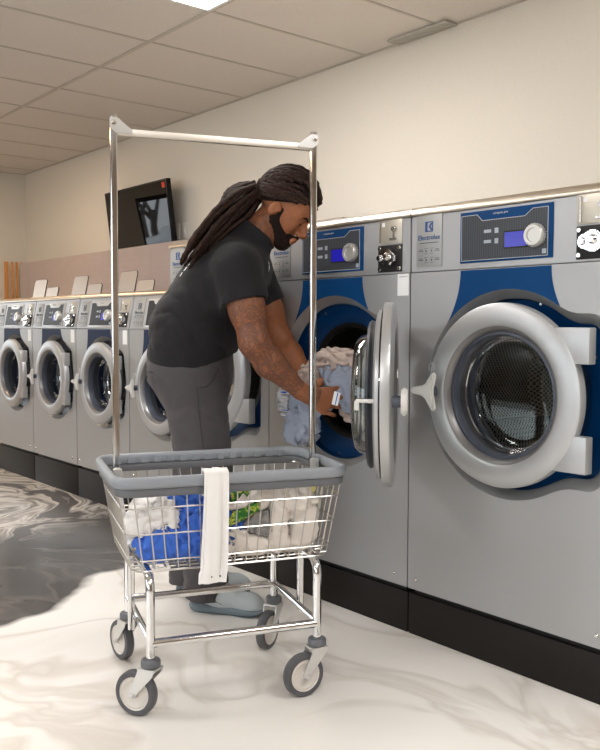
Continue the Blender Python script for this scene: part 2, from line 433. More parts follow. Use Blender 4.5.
# dark pour: a big pool on the far left of the aisle, swirled at its edge
sep = nd(m, 'ShaderNodeSeparateXYZ'); lk(m, warp(P, 1.3, .9, 3), sep.inputs[0])
def lin(a, b, c):
    q = nd(m, 'ShaderNodeMath', operation='MULTIPLY'); lk(m, sep.outputs[0], q.inputs[0]); q.inputs[1].default_value = a
    q2 = nd(m, 'ShaderNodeMath', operation='MULTIPLY_ADD'); lk(m, sep.outputs[1], q2.inputs[0]); q2.inputs[1].default_value = b; q2.inputs[2].default_value = c
    q3 = nd(m, 'ShaderNodeMath', operation='ADD'); lk(m, q.outputs[0], q3.inputs[0]); lk(m, q2.outputs[0], q3.inputs[1]); return q3.outputs[0]
E0 = lin(-1.0, -.28, -2.78)          # >0 well to the left
edge = nd(m, 'ShaderNodeMapRange'); lk(m, E0, edge.inputs[0]); edge.inputs[1].default_value = -.03; edge.inputs[2].default_value = .03
E1 = lin(-1.0, -.28, -3.75)
far = nd(m, 'ShaderNodeMapRange'); lk(m, E1, far.inputs[0]); far.inputs[1].default_value = -.1; far.inputs[2].default_value = .3
mp = nd(m, 'ShaderNodeMapping'); mp.inputs['Scale'].default_value = (.9, 2.2, 1); mp.inputs['Rotation'].default_value = (0, 0, .5); lk(m, w2, mp.inputs[0])
nb = nd(m, 'ShaderNodeTexNoise', Scale=.85, Detail=3, Roughness=.5, Distortion=1.8); lk(m, mp.outputs[0], nb.inputs['Vector'])
dark = ramp(m, nb.outputs['Fac'], [(.25, rgb(68, 65, 64)), (.46, rgb(80, 77, 76)), (.52, rgb(98, 94, 92)), (.58, rgb(72, 69, 68)), (.7, rgb(86, 82, 80))])
swirl = ramp(m, nb.outputs['Fac'], [(.22, rgb(110, 104, 100)), (.40, rgb(98, 93, 90)), (.46, rgb(214, 206, 196)), (.51, rgb(120, 114, 109)), (.56, rgb(222, 214, 204)), (.64, rgb(150, 142, 135)), (.72, rgb(216, 208, 198))])
mf = nd(m, 'ShaderNodeMixRGB'); lk(m, far.outputs[0], mf.inputs[0]); lk(m, dark, mf.inputs[1]); lk(m, swirl, mf.inputs[2])
mg = nd(m, 'ShaderNodeMixRGB'); lk(m, edge.outputs[0], mg.inputs[0]); lk(m, veins, mg.inputs[1]); lk(m, mf.outputs[0], mg.inputs[2])
lk(m, mg.outputs[0], bsdf(m).inputs['Base Color'])

# ------------------------------------------------------------------ room
X0, X1, Y0, Y1, ZC = -8.87, 3.2, -3.6, 3.549, 2.664
MB().box(X0-.2, X1+.2, Y0-.2, Y1+.2, -.1, 0).build('floor', M['floor'], smooth=False)['kind'] = 'structure'
MB().box(X0-.2, X1+.2, Y0-.2, Y1+.2, ZC, ZC+.1).build('ceiling', M['tile'], smooth=False)['kind'] = 'structure'
MB().box(X0-.2, X1+.2, Y1, Y1+.15, 0, ZC).build('wall_back', M['wall'], smooth=False)['kind'] = 'structure'
MB().box(X1, X1+.15, Y0, Y1, 0, ZC).build('wall_right', M['backwall'], smooth=False)['kind'] = 'structure'
def holed_wall(name, axis, at, lo, hi, holes, m):
    # a wall with window openings: holes = (a0, a1, z0, z1) along the wall
    b = MB(); t = .15
    def bx(a0, a1, z0, z1):
        if a1-a0 < 1e-4 or z1-z0 < 1e-4: return
        if axis == 'x': b.box(at-t if at < -1 else at, at if at < -1 else at+t, a0, a1, z0, z1)
        else: b.box(a0, a1, at-t, at, z0, z1)
    cur = lo
    for a0, a1, z0, z1 in holes:
        bx(cur, a0, 0, ZC); bx(a0, a1, 0, z0); bx(a0, a1, z1, ZC); cur = a1
    bx(cur, hi, 0, ZC)
    structure(b.build(name, m, smooth=False))
FW = [(-6.6, -4.4, .5, 2.3), (-4.0, -1.8, .5, 2.3), (-1.3, .9, .5, 2.3), (1.2, 3.0, .5, 2.3)]
LW = [(.35, 1.84, .35, 2.17)]
holed_wall('wall_front', 'y', Y0, X0, X1, FW, M['backwall'])
holed_wall('wall_left', 'x', X0, Y0, Y1, LW, M['endwall'])
M['frame'] = mat('bronze_window_frame', rgb(60, 56, 52), .4, .4)
wn = 0
for (a0, a1, z0, z1) in FW:
    wn += 1
    b = MB(); f = .05
    b.box(a0, a1, Y0-.1, Y0-.04, z0, z0+f).box(a0, a1, Y0-.1, Y0-.04, z1-f, z1).box(a0, a0+f, Y0-.1, Y0-.04, z0+f, z1-f).box(a1-f, a1, Y0-.1, Y0-.04, z0+f, z1-f)
    w_ = structure(b.build('window_%d' % wn, M['frame'], smooth=False))
    MB().box(a0+f, a1-f, Y0-.075, Y0-.069, z0+f, z1-f).build('pane', M['pane'], w_, smooth=False)
for (a0, a1, z0, z1) in LW:
    wn += 1
    b = MB(); f = .05
    b.box(X0-.1, X0-.04, a0, a1, z0, z0+f).box(X0-.1, X0-.04, a0, a1, z1-f, z1).box(X0-.1, X0-.04, a0, a0+f, z0+f, z1-f).box(X0-.1, X0-.04, a1-f, a1, z0+f, z1-f)
    w_ = structure(b.build('window_%d' % wn, M['frame'], smooth=False))
    MB().box(X0-.075, X0-.069, a0+f, a1-f, z0+f, z1-f).build('pane', M['pane'], w_, smooth=False)

# suspended ceiling grid: runners along the wall, cross bars between them
T = .6096; gx0 = -3.685; run0 = 2.445
b = MB()
for k in range(-11, 9):
    x = gx0+k*T
    if X0 < x < X1: b.box(x-.009, x+.009, Y0+.001, Y1-.001, ZC-.004, ZC-.0005)
structure(b.build('trim_1', M['tbar'], smooth=False))
b = MB()
for k in range(-5, 1): 
    y = run0+k*2*T
    if y > Y0: b.box(X0+.001, X1-.001, y-.012, y+.012, ZC-.0065, ZC-.0004)
structure(b.build('trim_2', M['tbar'], smooth=False))
b = MB().box(X0+.001, X1-.001, Y1-.022, Y1-.0005, ZC-.005, ZC-.0005); b.box(X0+.0005, X0+.022, Y0+.001, Y1-.023, ZC-.005, ZC-.0005)
structure(b.build('trim_3', M['tbar'], smooth=False))
# low laminate service wall behind the row of small washers
b = MB().box(-8.41, -3.62, 3.30, 3.38, 0, 1.695)
for x in (-8.2, -7.4, -6.6, -5.8, -5.0, -4.2): b.box(x-.0015, x+.0015, 3.2992, 3.3005, 0, 1.69)
structure(b.build('wall_service', M['bulk'], smooth=False))
# ceiling lights
def ceiling_light(x, y, label, lm='lamp'):
    t = thing('ceiling_light', label, 'ceiling light', (x, y, ZC), 0, 'ceiling light panels')
    b = MB(); w_, d = T-.02, 2*T-.02
    b.box(0, w_, 0, .02, -.012, -.007).box(0, w_, d-.02, d, -.012, -.007).box(0, .02, .02, d-.02, -.012, -.007).box(w_-.02, w_, .02, d-.02, -.012, -.007)
    b.build('frame', M['white'], t, smooth=False)
    MB().box(.02, w_-.02, .02, d-.02, -.011, -.0075).build('diffuser', M[lm], t, smooth=False)
rowy = run0-2*T+.01
ceiling_light(gx0+.01, rowy, 'lit rectangular ceiling panel at the top edge of the picture')
ceiling_light(gx0+6*T+.01, rowy, 'lit rectangular ceiling panel above the nearest washer')
ceiling_light(gx0-6*T+.01, rowy, 'lit rectangular ceiling panel nearest the far end wall', 'lampwarm')
for i, wd in ((0, 'behind the camera on the left'), (6, 'behind the camera in the middle'), (-6, 'behind the camera by the far end wall')):
    ceiling_light(gx0+i*T+.01, rowy-4*T, 'lit rectangular ceiling panel over the aisle '+wd, 'lampwarm' if i < 0 else 'lamp')

t = thing('ceiling_vent', 'narrow grey slot vent where the ceiling meets the wall above the washers', 'vent', (-3.41, 3.44, ZC))
VM = mat('vent_metal', rgb(186, 182, 174), .45, .2)
MB().box(0, .42, 0, .010, -.016, -.0068).box(0, .42, .085, .095, -.016, -.0068).box(0, .010, .010, .085, -.016, -.0068).box(.41, .42, .010, .085, -.016, -.0068).build('frame', VM, t, smooth=False)
for i in range(3): MB().box(.010, .41, .016+i*.024, .034+i*.024, -.0135, -.0068).build('slat', VM, t, smooth=False)

# ------------------------------------------------------------------ washers
def recess_outline(S, off=0., n=144):
    cx, cz, r = S['cx'], S['cz'], S['rr']-off
    bx0, bx1, bz0, bz1 = S['hx0'], S['hx1']-off, S['hz0']+off, S['hz1']-off; cr = .05*S['k']
    def sd(x, z):
        a = math.hypot(x-cx, z-cz)-r
        qx = abs(x-(bx0+bx1)/2)-((bx1-bx0)/2-cr); qz = abs(z-(bz0+bz1)/2)-((bz1-bz0)/2-cr)
        b = math.hypot(max(qx, 0), max(qz, 0))+min(max(qx, qz), 0)-cr
        k = .03; h = max(k-abs(a-b), 0)/k
        return min(a, b)-h*h*k*.25
    out = []
    for i in range(n):
        th = 2*PI*i/n; c, s = math.cos(th), math.sin(th); lo, hi = .05, .7
        for _ in range(40):
            mid = (lo+hi)/2
            if sd(cx+.03+c*mid, cz+s*mid) < 0: lo = mid
            else: hi = mid
        out.append((cx+.03+c*lo, cz+s*lo))
    return out
def fill_ring(bm, A, B):
    n = len(A)
    for i in range(n): bm.faces.new([A[i], A[(i+1) % n], B[(i+1) % n], B[i]])
def ring_to_rect(bm, A, rect, y):
    # joins a loop of verts to a rectangle outline: each loop vert is projected on the rectangle
    x0, x1, z0, z1 = rect
    cx = sum(v.co.x for v in A)/len(A); cz = sum(v.co.z for v in A)/len(A)
    B = []
    angs = [math.atan2(v.co.z-cz, v.co.x-cx) for v in A]
    cor = {}
    for (X, Z) in ((x0, z0), (x1, z0), (x1, z1), (x0, z1)):
        a = math.atan2(Z-cz, X-cx); i = min(range(len(A)), key=lambda j: abs((angs[j]-a+PI) % (2*PI)-PI)); cor[i] = (X, Z)
    for i, a in enumerate(angs):
        if i in cor: X, Z = cor[i]
        else:
            c, s = math.cos(a), math.sin(a)
            tx = ((x1-cx)/c if c > 0 else (x0-cx)/c) if abs(c) > 1e-9 else 9
            tz = ((z1-cz)/s if s > 0 else (z0-cz)/s) if abs(s) > 1e-9 else 9
            q = min(tx, tz); X, Z = cx+c*q, cz+s*q
        B.append(bm.verts.new((X, y, Z)))
    fill_ring(bm, A, B); return B

LARGE = dict(W=.795, D=.90, zp=.15, zs=1.255, zc=1.443, zt=1.478, cx=.405, cz=.862, rr=.325, k=1., hx0=.45, hx1=.738, hz0=.603, hz1=1.110,
             slant=0., blue=M['blue'], hole=.225, dcx=.407, dcz=.862, Ro=.283,
             bt=(.22, .558), bb=(.168, .600), bluepaint=M['bluepaint'],
             label=(.028, .140, 1.272, 1.446), disp=(.218, .562, 1.274, 1.434), coin=(.640, .755, 1.262, 1.447, 1.358), plate=M['panel'],
             hing=((.60, .712, .967, 1.07), (.60, .708, .657, .763)), sticker=(.735, .787, 1.178, 1.2535))
SMALL = dict(W=.686, D=.75, zp=.185, zs=1.054, zc=1.238, zt=1.268, cx=.375, cz=.735, rr=.275, k=.9, hx0=.40, hx1=.628, hz0=.535, hz1=.93,
             slant=.035, blue=M['navy'], hole=.19, dcx=.385, dcz=.735, Ro=.24,
             bt=(.17, .465), bb=(.135, .50), bluepaint=M['bluepaint_s'],
             label=(.035, .145, 1.066, 1.224), disp=(.178, .478, 1.066, 1.222), coin=(.545, .652, 1.064, 1.226, 1.15), plate=M['paneldark'],
             hing=((.52, .613, .82, .90), (.52, .613, .57, .65)), sticker=(.615, .665, .966, 1.046))

def make_washer(name, label, cat, S, group, opened=False, lids=False):
    t = thing(name, label, cat, (0, 0, 0), 0, group)
    W, D = S['W'], S['D']; g = .0025
    # cabinet with a stepped opening in its front
    bm = bmesh.new(); N = 144
    out = recess_outline(S); inn = recess_outline(S, .028*S['k'])
    A = [bm.verts.new((x, 0, z)) for x, z in out]
    z0, z1 = S['zp']+.012, S['zs']-.002
    ring_to_rect(bm, A, (g, W-g, z0, z1), 0)
    A2 = [bm.verts.new((x+(cx_-x)*.35, .012, z+(cz_-z)*.35)) for (x, z), (cx_, cz_) in zip(out, inn)]
    A3 = [bm.verts.new((x, .036, z)) for x, z in inn]
    fill_ring(bm, A2, A); fill_ring(bm, A3, A2)
    # sides, back, top
    b = MB(); b.bm.free(); b.bm = bm
    b.geo([(g, 0, z0), (g, D, z0), (g, D, z1), (g, 0, z1), (W-g, 0, z0), (W-g, D, z0), (W-g, D, z1), (W-g, 0, z1)],
          [(0, 1, 2, 3), (5, 4, 7, 6), (1, 5, 6, 2), (3, 2, 6, 7), (0, 4, 5, 1)])
    bmesh.ops.remove_doubles(bm, verts=bm.verts[:], dist=1e-5)
    bmesh.ops.recalc_face_normals(bm, faces=bm.faces[:])
    cab = b.build('cabinet', M['body'], t, angle=35)
    # recess floor with the drum mouth
    b = MB(); bm = b.bm
    A3 = [bm.verts.new((x, .036, z)) for x, z in inn]
    dx, dz = S['dcx'], S['dcz']
    A4 = [bm.verts.new((x+(dx-x)*.02, .06, z+(dz-z)*.02)) for x, z in inn]
    fill_ring(bm, A4, A3)
    i2 = [(x+(dx-x)*.09, z+(dz-z)*.09) for x, z in inn]
    A5 = [bm.verts.new((x, .065, z)) for x, z in i2]; fill_ring(bm, A5, A4)
    hole = []
    for (x, z) in i2:
        a = math.atan2(z-dz, x-dx); hole.append(bm.verts.new((dx+S['hole']*1.12*math.cos(a), .068, dz+S['hole']*1.12*math.sin(a))))
    fill_ring(bm, hole, A5)
    h2 = [bm.verts.new((dx+(v.co.x-dx)/1.12, .085, dz+(v.co.z-dz)/1.12)) for v in hole]; fill_ring(bm, h2, hole)
    bmesh.ops.recalc_face_normals(bm, faces=bm.faces[:])
    rc = b.build('door_recess', S['blue'], t, angle=25)
    for a in (25, 75, 115, 165, 215, 262, 315):
        r = S['hole']*1.28
        MB().lathe([(0, -.006), (.005, -.006), (.0075, -.002), (.0075, .001), (0, .001)], 10, Matrix.Translation((dx+r*math.cos(math.radians(a)), .066, dz+r*math.sin(math.radians(a))))).build('bolt', M['screw'], rc)
    # drum
    h = S['hole']; b = MB()
    Td = Matrix.Translation((dx, 0, dz))
    b.lathe([(h*1.0, .086), (h*.93, .088), (h*.9, .10), (h*.93, .13)], 72, Td)
    b.build('drum_mouth', M['rubber'] if not opened else M['darkdrum'], t)
    b = MB(); b.lathe([(h*.90, .10), (h*.895, .106), (h*.91, .112)], 72, Td); b.build('lip_ring', M['steel'], t)
    b = MB()
    b.lathe([(h*.91, .115), (h*1.1, .125), (h*1.24, .16), (h*1.24, .50), (h*1.1, .535), (h*.5, .54), (0, .55)], 72, Td)
    for k in range(3):
        a = 2*PI*k/3+.45
        R_ = Matrix.Translation((dx, 0, dz)) @ Matrix.Rotation(a, 4, 'Y')
        b.prism([(h*1.235, -.05), (h*1.0, -.018), (h*.98, 0), (h*1.0, .018), (h*1.235, .05)], .18, .49, R_)
    dr = b.build('drum', M['drum'], t)
    uv = dr.data.uv_layers.new(name='UVMap')
    for pl in dr.data.polygons:
        back = abs(pl.normal.y) > .7; ac = math.atan2(pl.center.z-dz, pl.center.x-dx)
        for li in pl.loop_indices:
            co_ = dr.data.vertices[dr.data.loops[li].vertex_index].co
            if back: uv.data[li].uv = (co_.x-dx, co_.z-dz)
            else:
                a_ = math.atan2(co_.z-dz, co_.x-dx); a_ = ac+((a_-ac+PI) % (2*PI)-PI)
                uv.data[li].uv = (a_*h*1.2, co_.y)
    for kk in range(5):
        a_ = kk*2*PI/5+.3; MB().lathe([(h*.20, .536), (h*.235, .5325), (h*.27, .536)], 24, Matrix.Translation((dx+h*.68*math.cos(a_), 0, dz+h*.68*math.sin(a_)))).build('drum_boss', M['steel'], dr)
    # plinth, console, cap
    MB().box(.003, W-.003, .004, D-.05, 0, S['zp']-.006, bev=.003).build('plinth', M['plinth'], t)
    MB().box(.02, W-.02, .02, D-.06, S['zp']-.006, S['zp']+.012).build('plinth_gap', M['gap'], t, smooth=False)
    sl = S['slant']; zs, zc = S['zs'], S['zc']
    MB().prism([(0.001, zs+.001), (sl+.001, zc), (D, zc), (D, zs+.001)], g, W-g, axis='x', bev=.002).build('console', M['console'], t)
    zt = S['zt']; rc_ = zt-zc
    prof = [(sl-.004, zc+.001)]+[(sl-.006+rc_*1.3*(1-math.cos(a)), zc+.004+(rc_-.004)*math.sin(a)) for a in [i*PI/2/8 for i in range(9)]]+[(D-.01, zt), (D-.01, zc+.001)]
    MB().prism(prof, g*.7, W-g*.7, axis='x').build('top_cap', M['cap'], t, angle=50)
    # things on the console lie in its (slanted) plane
    tilt = math.atan2(sl, zc-zs)
    CT = Matrix.Translation((0, 0, zs)) @ Matrix.Rotation(-tilt, 4, 'X') @ Matrix.Translation((0, 0, -zs))
    x0, x1, a0, a1 = S['label']
    lp = MB().box(x0, x1, -.002, .001, a0, a1, CT, bev=.0015).build('label_plate', M['label'], t)
    mx_, zz = (x0+x1)/2, a1-.042
    q = .017
    b = MB()
    for r0, r1, s0, s1 in ((-1, 1, .8, 1), (-1, 1, -1, -.8), (-1, -.8, -.8, .8), (.8, 1, -.8, .8), (-.8, -.45, -.8, .8)): b.box(mx_+r0*q, mx_+r1*q, -.0032, -.0015, zz+s0*q, zz+s1*q, CT)
    b.prism([(mx_+.55*q, zz+.75*q), (mx_-.1*q, zz), (mx_+.55*q, zz-.75*q), (mx_+.8*q, zz-.6*q), (mx_+.35*q, zz), (mx_+.8*q, zz+.6*q)], -.0032, -.0015, CT)
    b.absorb(text_bm('Electrolux', .0235*(x1-x0)/.112, CT @ Matrix.Translation((mx_, -.0026, a1-.078)) @ FACE))
    b.build('logo', M['inkblue'] if not lids else M['ink'], lp, smooth=False)
    b = MB(); b.box(mx_-.04, mx_+.04, -.0030, -.0015, a1-.0965, a1-.094, CT)
    for cxx in (-.036, -.012, .012, .036):
        for czz in (a0+.022, a0+.052):
            if abs(cxx) > .02: b.box(mx_+cxx-.010, mx_+cxx+.010, -.0030, -.0015, czz-.001, czz+.001, CT).box(mx_+cxx-.007, mx_+cxx+.007, -.0030, -.0015, czz+.004, czz+.0055, CT)
            else:
                b.box(mx_+cxx-.007, mx_+cxx+.007, -.0030, -.0015, czz-.009, czz-.008, CT).box(mx_+cxx-.007, mx_+cxx+.007, -.0030, -.0015, czz+.008, czz+.009, CT).box(mx_+cxx-.002, mx_+cxx+.002, -.0030, -.0015, czz-.003, czz+.003, CT)
    b.build('printed_diagram', M['ink'], lp, smooth=False)
    # display panel
    x0, x1, a0, a1 = S['disp']; w_ = x1-x0; hh = a1-a0
    big = not lids
    dp = MB().box(x0, x1, -.003, .001, a0, a1, CT, bev=.001).build('display_border', M['bluepaint'] if big else M['knob'], t)
    e = .007
    nx0, nx1 = x0+w_*.2, x0+w_*.72
    pan = [(x0+e, a0+e), (x1-e*2.2, a0+e), (x1-e*2.2, a1-e*1.6), (nx1+.028, a1-e*1.6), (nx1, a1-e*1.6-.02), (nx0+.02, a1-e*1.6-.02), (nx0, a1-e*1.6), (x0+e, a1-e*1.6)]
    MB().prism(pan, -.0046, -.002, CT).build('display_panel', S['plate'], dp, smooth=False)
    b = MB()
    for (p, q_) in zip(pan, pan[1:]+pan[:1]):
        d = Vector((q_[0]-p[0], 0, q_[1]-p[1])); L = d.length; an = math.atan2(d.z, d.x)
        b.box(0, L, -.0052, -.004, -.001, .001, CT @ Matrix.Translation((p[0], 0, p[1])) @ Matrix.Rotation(-an, 4, 'Y'))
    for k in range(2):
        b.box(x0+w_*.28, x0+w_*.36, -.0054, -.004, a0+hh*(.36+.2*k), a0+hh*(.42+.2*k), CT)
        b.box(x0+w_*.40, x0+w_*.44, -.0054, -.004, a0+hh*(.34+.2*k), a0+hh*(.44+.2*k), CT)
    b.box(x1-.034, x1-.020, -.0054, -.004, a0+.013, a0+.027, CT)
    b.absorb(text_bm('compass pro', .011, CT @ Matrix.Translation(((nx0+nx1)/2, -.0052, a1-.012)) @ FACE))
    b.build('printed_outline', M['line'], dp, smooth=False)
    sx0 = x0+w_*.51; sx1 = x0+w_*.745
    MB().box(sx0-.004, sx1+.004, -.0056, -.004, a0+hh*.22, a0+hh*.56, CT).build('screen_frame', M['gap'], dp, smooth=False)
    MB().box(sx0, sx1, -.0062, -.005, a0+hh*.25, a0+hh*.53, CT).build('screen', M['screen'], dp, smooth=False)
    kx, kz, kr = x0+w_*.85, a0+hh*.42, .033*(hh/.16)
    b = MB(); TK = CT @ Matrix.Translation((kx, -.0046, kz)) @ Matrix.Rotation(0, 4, 'X')
    b.lathe([(kr*.9, 0), (kr, -.006), (kr, -.020), (kr*.9, -.026), (kr*.62, -.026), (kr*.58, -.022), (0, -.022)], 36, TK)
    for k in range(24):
        a = 2*PI*k/24; b.box(-.0016, .0016, -.019, -.004, kr-.0005, kr+.0016, TK @ Matrix.Rotation(a, 4, 'Y'))
    b.build('knob', M['knob'], dp, angle=30)
    # coin box
    x0, x1, a0, a1, am = S['coin']
    cu = MB().box(x0, x1, -.002, .001, am+.002, a1, CT, bev=.001).build('coin_plate', M['beige'], t)
    b = MB(); xm = x0+(x1-x0)*.68
    b.lathe([(0, -.012), (.009, -.012), (.011, -.008), (.011, 0), (0, 0)], 14, CT @ Matrix.Translation((xm, 0, a1-.036)))
    b.box(xm-.003, xm+.003, -.008, -.001, am+.016, a1-.036, CT).box(xm-.018, xm+.012, -.009, -.001, am+.014, am+.021, CT)
    b.build('coin_slot', M['steel'], cu)
    MB().box(x0+.010, x0+.014, -.006, -.001, am+.008, a1-.008, CT).build('guide_rail', M['steel'], cu)
    MB().box(x0+.020, x0+.032, -.0035, -.001, a1-.026, a1-.012, CT).build('number_sticker', M['white'], cu, smooth=False)
    cd = MB().box(x0, x1, -.003, .001, a0, am-.002, CT, bev=.001).build('coin_drop_plate', M['paneldark'], t)
    b = MB(); zm = (a0+am)/2; xm = (x0+x1)/2
    b.prism([(xm-.044, zm), (xm-.036, zm+.018), (xm-.016, zm+.022), (xm-.008, zm+.031), (xm+.018, zm+.030), (xm+.028, zm+.018), (xm+.042, zm+.012), (xm+.042, zm-.016), (xm+.026, zm-.020), (xm+.018, zm-.030), (xm-.010, zm-.028), (xm-.018, zm-.020), (xm-.036, zm-.018)], -.026, -.002, CT, bev=.004)
    b.lathe([(0, -.034), (.009, -.034), (.012, -.028), (.012, 0)], 16, CT @ Matrix.Translation((xm-.026, 0, zm)))
    b.lathe([(0, -.038), (.008, -.038), (.014, -.030), (.014, 0)], 16, CT @ Matrix.Translation((xm+.008, 0, zm+.004)))
    b.build('coin_drop', M['chrome'], cd, angle=35)
    for cxx in (x0+.010, x1-.010):
        for czz in (a0+.012, am-.014): MB().lathe([(0, -.009), (.006, -.009), (.008, -.005), (.008, -.002)], 10, CT @ Matrix.Translation((cxx, 0, czz))).build('corner_screw', M['screw'], cd)
    # blue painted field above the opening
    (t0, t1), (b0, b1) = S['bt'], S['bb']
    zt_ = zs-.004
    arc = sorted([(x, z) for x, z in out if z > S['cz'] and b0 <= x <= b1])
    zl, zr = arc[0], arc[-1]
    L_ = []; R_ = []
    for i in range(9):
        u = i/8; L_.append((t0+(zl[0]-t0)*u**2.0, zt_+(zl[1]-zt_)*u)); R_.append((t1+(zr[0]-t1)*u**2.0, zt_+(zr[1]-zt_)*u))
    poly = L_+arc[1:-1]+R_[::-1]
    bm = bmesh.new()
    vs = [bm.verts.new((x, -.0012, z)) for x, z in poly]; bm.faces.new(vs)
    r = bmesh.ops.extrude_face_region(bm, geom=bm.faces[:]); bmesh.ops.translate(bm, vec=(0, .001, 0), verts=[v for v in r['geom'] if isinstance(v, bmesh.types.BMVert)])
    bmesh.ops.triangulate(bm, faces=bm.faces[:])
    bmesh.ops.recalc_face_normals(bm, faces=bm.faces[:])
    b = MB(); b.absorb(bm); b.build('blue_field', S['bluepaint'], t, smooth=False)
    for sx in (.04, W-.065): MB().lathe([(0, -.005), (.005, -.005), (.0075, -.001), (.0075, .001)], 10, Matrix.Translation((sx, 0, S['zp']+.048))).build('cabinet_screw', M['screw'], t)
    if S['sticker']:
        x0, x1, a0, a1 = S['sticker']
        st = MB().box(x0, x1, -.0012, .0005, a0, a1).build('sticker', M['white'], t, smooth=False)
        if big:
            b = MB().box(x0+.008, x1-.006, -.0018, -.001, a1-.012, a1-.009); b.build('sticker_heading', M['line'], st, smooth=False)
    # door
    R = S['Ro']; hx = S['hx1']+.004; hy = -.028
    d = MB()
    k = R/.285
    prof = [(.285, -.010), (.285, -.032), (.283, -.036), (.279, -.0385), (.268, -.042), (.252, -.045), (.236, -.0465), (.222, -.046), (.216, -.045), (.2135, -.043)]
    Tc = Matrix.Translation((dx-hx, -hy, dz)) if False else Matrix.Translation((dx-hx, 0-hy, dz))
    b = MB(); b.lathe([(r*k, y-.006) for r, y in prof]+[(.211*k, -.040), (.211*k, -.016), (.285*k, -.016)], 96, Tc)
    door = b.build('door', M['ring'], t, angle=30, loc=(hx, hy, 0))
    b = MB(); b.lathe([(.2135*k, -.049), (.209*k, -.047), (.200*k, -.037), (.196*k, -.025), (.2105*k, -.018)], 96, Tc); b.build('inner_bevel', M['ringdark'], door)
    b = MB(); b.lathe([(.197*k, -.030), (.188*k, -.032), (.183*k, -.022), (.185*k, .0)], 96, Tc); b.build('window_seal', M['rubber'], door)
    b = MB(); b.lathe([(.215*k, -.009), (.232*k, -.006), (.234*k, .006), (.226*k, .014), (.23*k, .022), (.224*k, .030), (.20*k, .032), (.186*k, .028), (.186*k, -.006)], 96, Tc); b.build('gasket', mat('dark_rubber', rgb(44, 46, 52), .4), door)
    if opened:
        b = MB(); b.lathe([(.262*k, -.010), (.262*k, .0), (.25*k, .006), (.24*k, .006)], 96, Tc); b.build('back_flange', M['ring'], door)
    b = MB(); b.lathe([(.186*k, -.020), (.188*k, .01), (.188*k, .036), (.183*k, .056), (.170*k, .070), (.14*k, .077), (0, .080)], 96, Tc); b.build('glass_bowl', M['bowlglass'] if opened else M['glass'], door)
    for (h0, h1, c0, c1) in S['hing']: MB().box(h0-hx, h1-hx, -.042-hy, -.006-hy, c0, c1, bev=.004).build('hinge_plate', M['ring'], door)
    px = dx-.252*k-hx
    b = MB(); pts = []
    for j in range(3):
        a = PI+j*2*PI/3; a2 = a+PI/3
        for da, rr in ((-.13, .068), (0, .073), (.13, .068)): pts.append((px+rr*k*math.cos(a+da)*(1. if j == 0 else .85), dz+rr*k*math.sin(a+da)))
        pts.append((px+.022*k*math.cos(a2), dz+.022*k*math.sin(a2)))
    if opened:
        pts = [(px-.034+.034*(1+math.cos(a))*1., dz+.040*math.sin(a)) for a in [i*PI/8 for i in range(16)]]
    b.prism(pts, -.092-hy, -.074-hy, bev=.005)
    hd = b.build('handle', M['handle'], door)
    MB().lathe([(.017*k, -.078), (.017*k, -.05)], 18, Matrix.Translation((px, -hy, dz))).build('handle_shaft', M['rubber'], hd)
    if opened:
        MB().tube([(px, .0-hy, dz), (px, .052-hy, dz)], .006, 10).box(px-.006, px+.006, .044-hy, .056-hy, dz-.026, dz).build('latch_pin', M['handle'], door)
    # raised bead mark on the ring above the handle
    b = MB(); a = math.radians(163); rx, rz = dx+.262*k*math.cos(a)-hx, dz+.262*k*math.sin(a)
    b.tube([(rx+.013*math.cos(q), -.064-hy, rz+.013*math.sin(q)) for q in [math.radians(-40+i*26) for i in range(11)]], .0022, 6)
    b.build('arrow_mark', M['ring'], door)
    if lids:
        for (lx, lw, lh, nm) in ((.03, .215, .150, 0), (.275, .20, .085, 1)):
            b = MB(); r = .02; pts = []
            for (qx, qz, s0) in ((lw-r, lh-r, 0), (r, lh-r, 1)):
                for i in range(5): a = (s0+i/4)*PI/2; pts.append((qx+r*math.cos(a), qz+r*math.sin(a)))
            pts += [(0, 0), (lw, 0)]
            TL = Matrix.Translation((lx, .27, zt)) @ Matrix.Rotation(math.radians(-12), 4, 'X')
            b.prism(pts, 0, .006, TL)
            lid = b.build('dispenser_lid', M['lidm'], t)
            MB().tube([TL @ Vector((x, .004, z)) for x, z in pts[:10]+[pts[10]]], .0035, 6).tube([TL @ Vector((x, .004, z)) for x, z in (pts[0], pts[-1])], .0035, 6).build('lid_seal', M['gap'], lid)
    if opened:
        door.rotation_euler = (0, 0, math.radians(180-48))
    return t
M['lidm'] = mat('lid_steel', rgb(190, 178, 166), .35, .5)

YM, YS = 2.155, 2.3055
w1 = make_washer('washing_machine', 'large silver front-loading washer with its round door shut, nearest the camera at right', 'washing machine', LARGE, 'large washers')
w1.location = (-2.015, YM, 0)
w2 = make_washer('washing_machine', 'large silver washer with its round door swung open, being loaded by the man', 'washing machine', LARGE, 'large washers', opened=True)
w2.location = (-2.81, YM, 0)
w3 = copy_tree(w1); w3.location = (-3.605, YM, 0); w3['label'] = 'large silver washer mostly hidden behind the man in the black shirt'
for c in w1.children:      # the QR sticker is only on the open machine and the hidden one shows none
    if c.name.startswith('sticker'):
        for k in list(c.children): bpy.data.objects.remove(k)
        bpy.data.objects.remove(c)
        break
s1 = make_washer('compact_washing_machine', 'small silver washer partly hidden by the man, right end of the low row', 'washing machine', SMALL, 'small washers', lids=True)
s1.location = (-4.297, YS, 0)
for i, lb in enumerate(('small silver washer seen behind the left pole of the laundry cart', 'small silver washer third from the man in the low row', 'small silver washer at the left edge of the picture, farthest away')):
    s = copy_tree(s1); s.location = (-4.297-.688*(i+1), YS, 0); s['label'] = lb

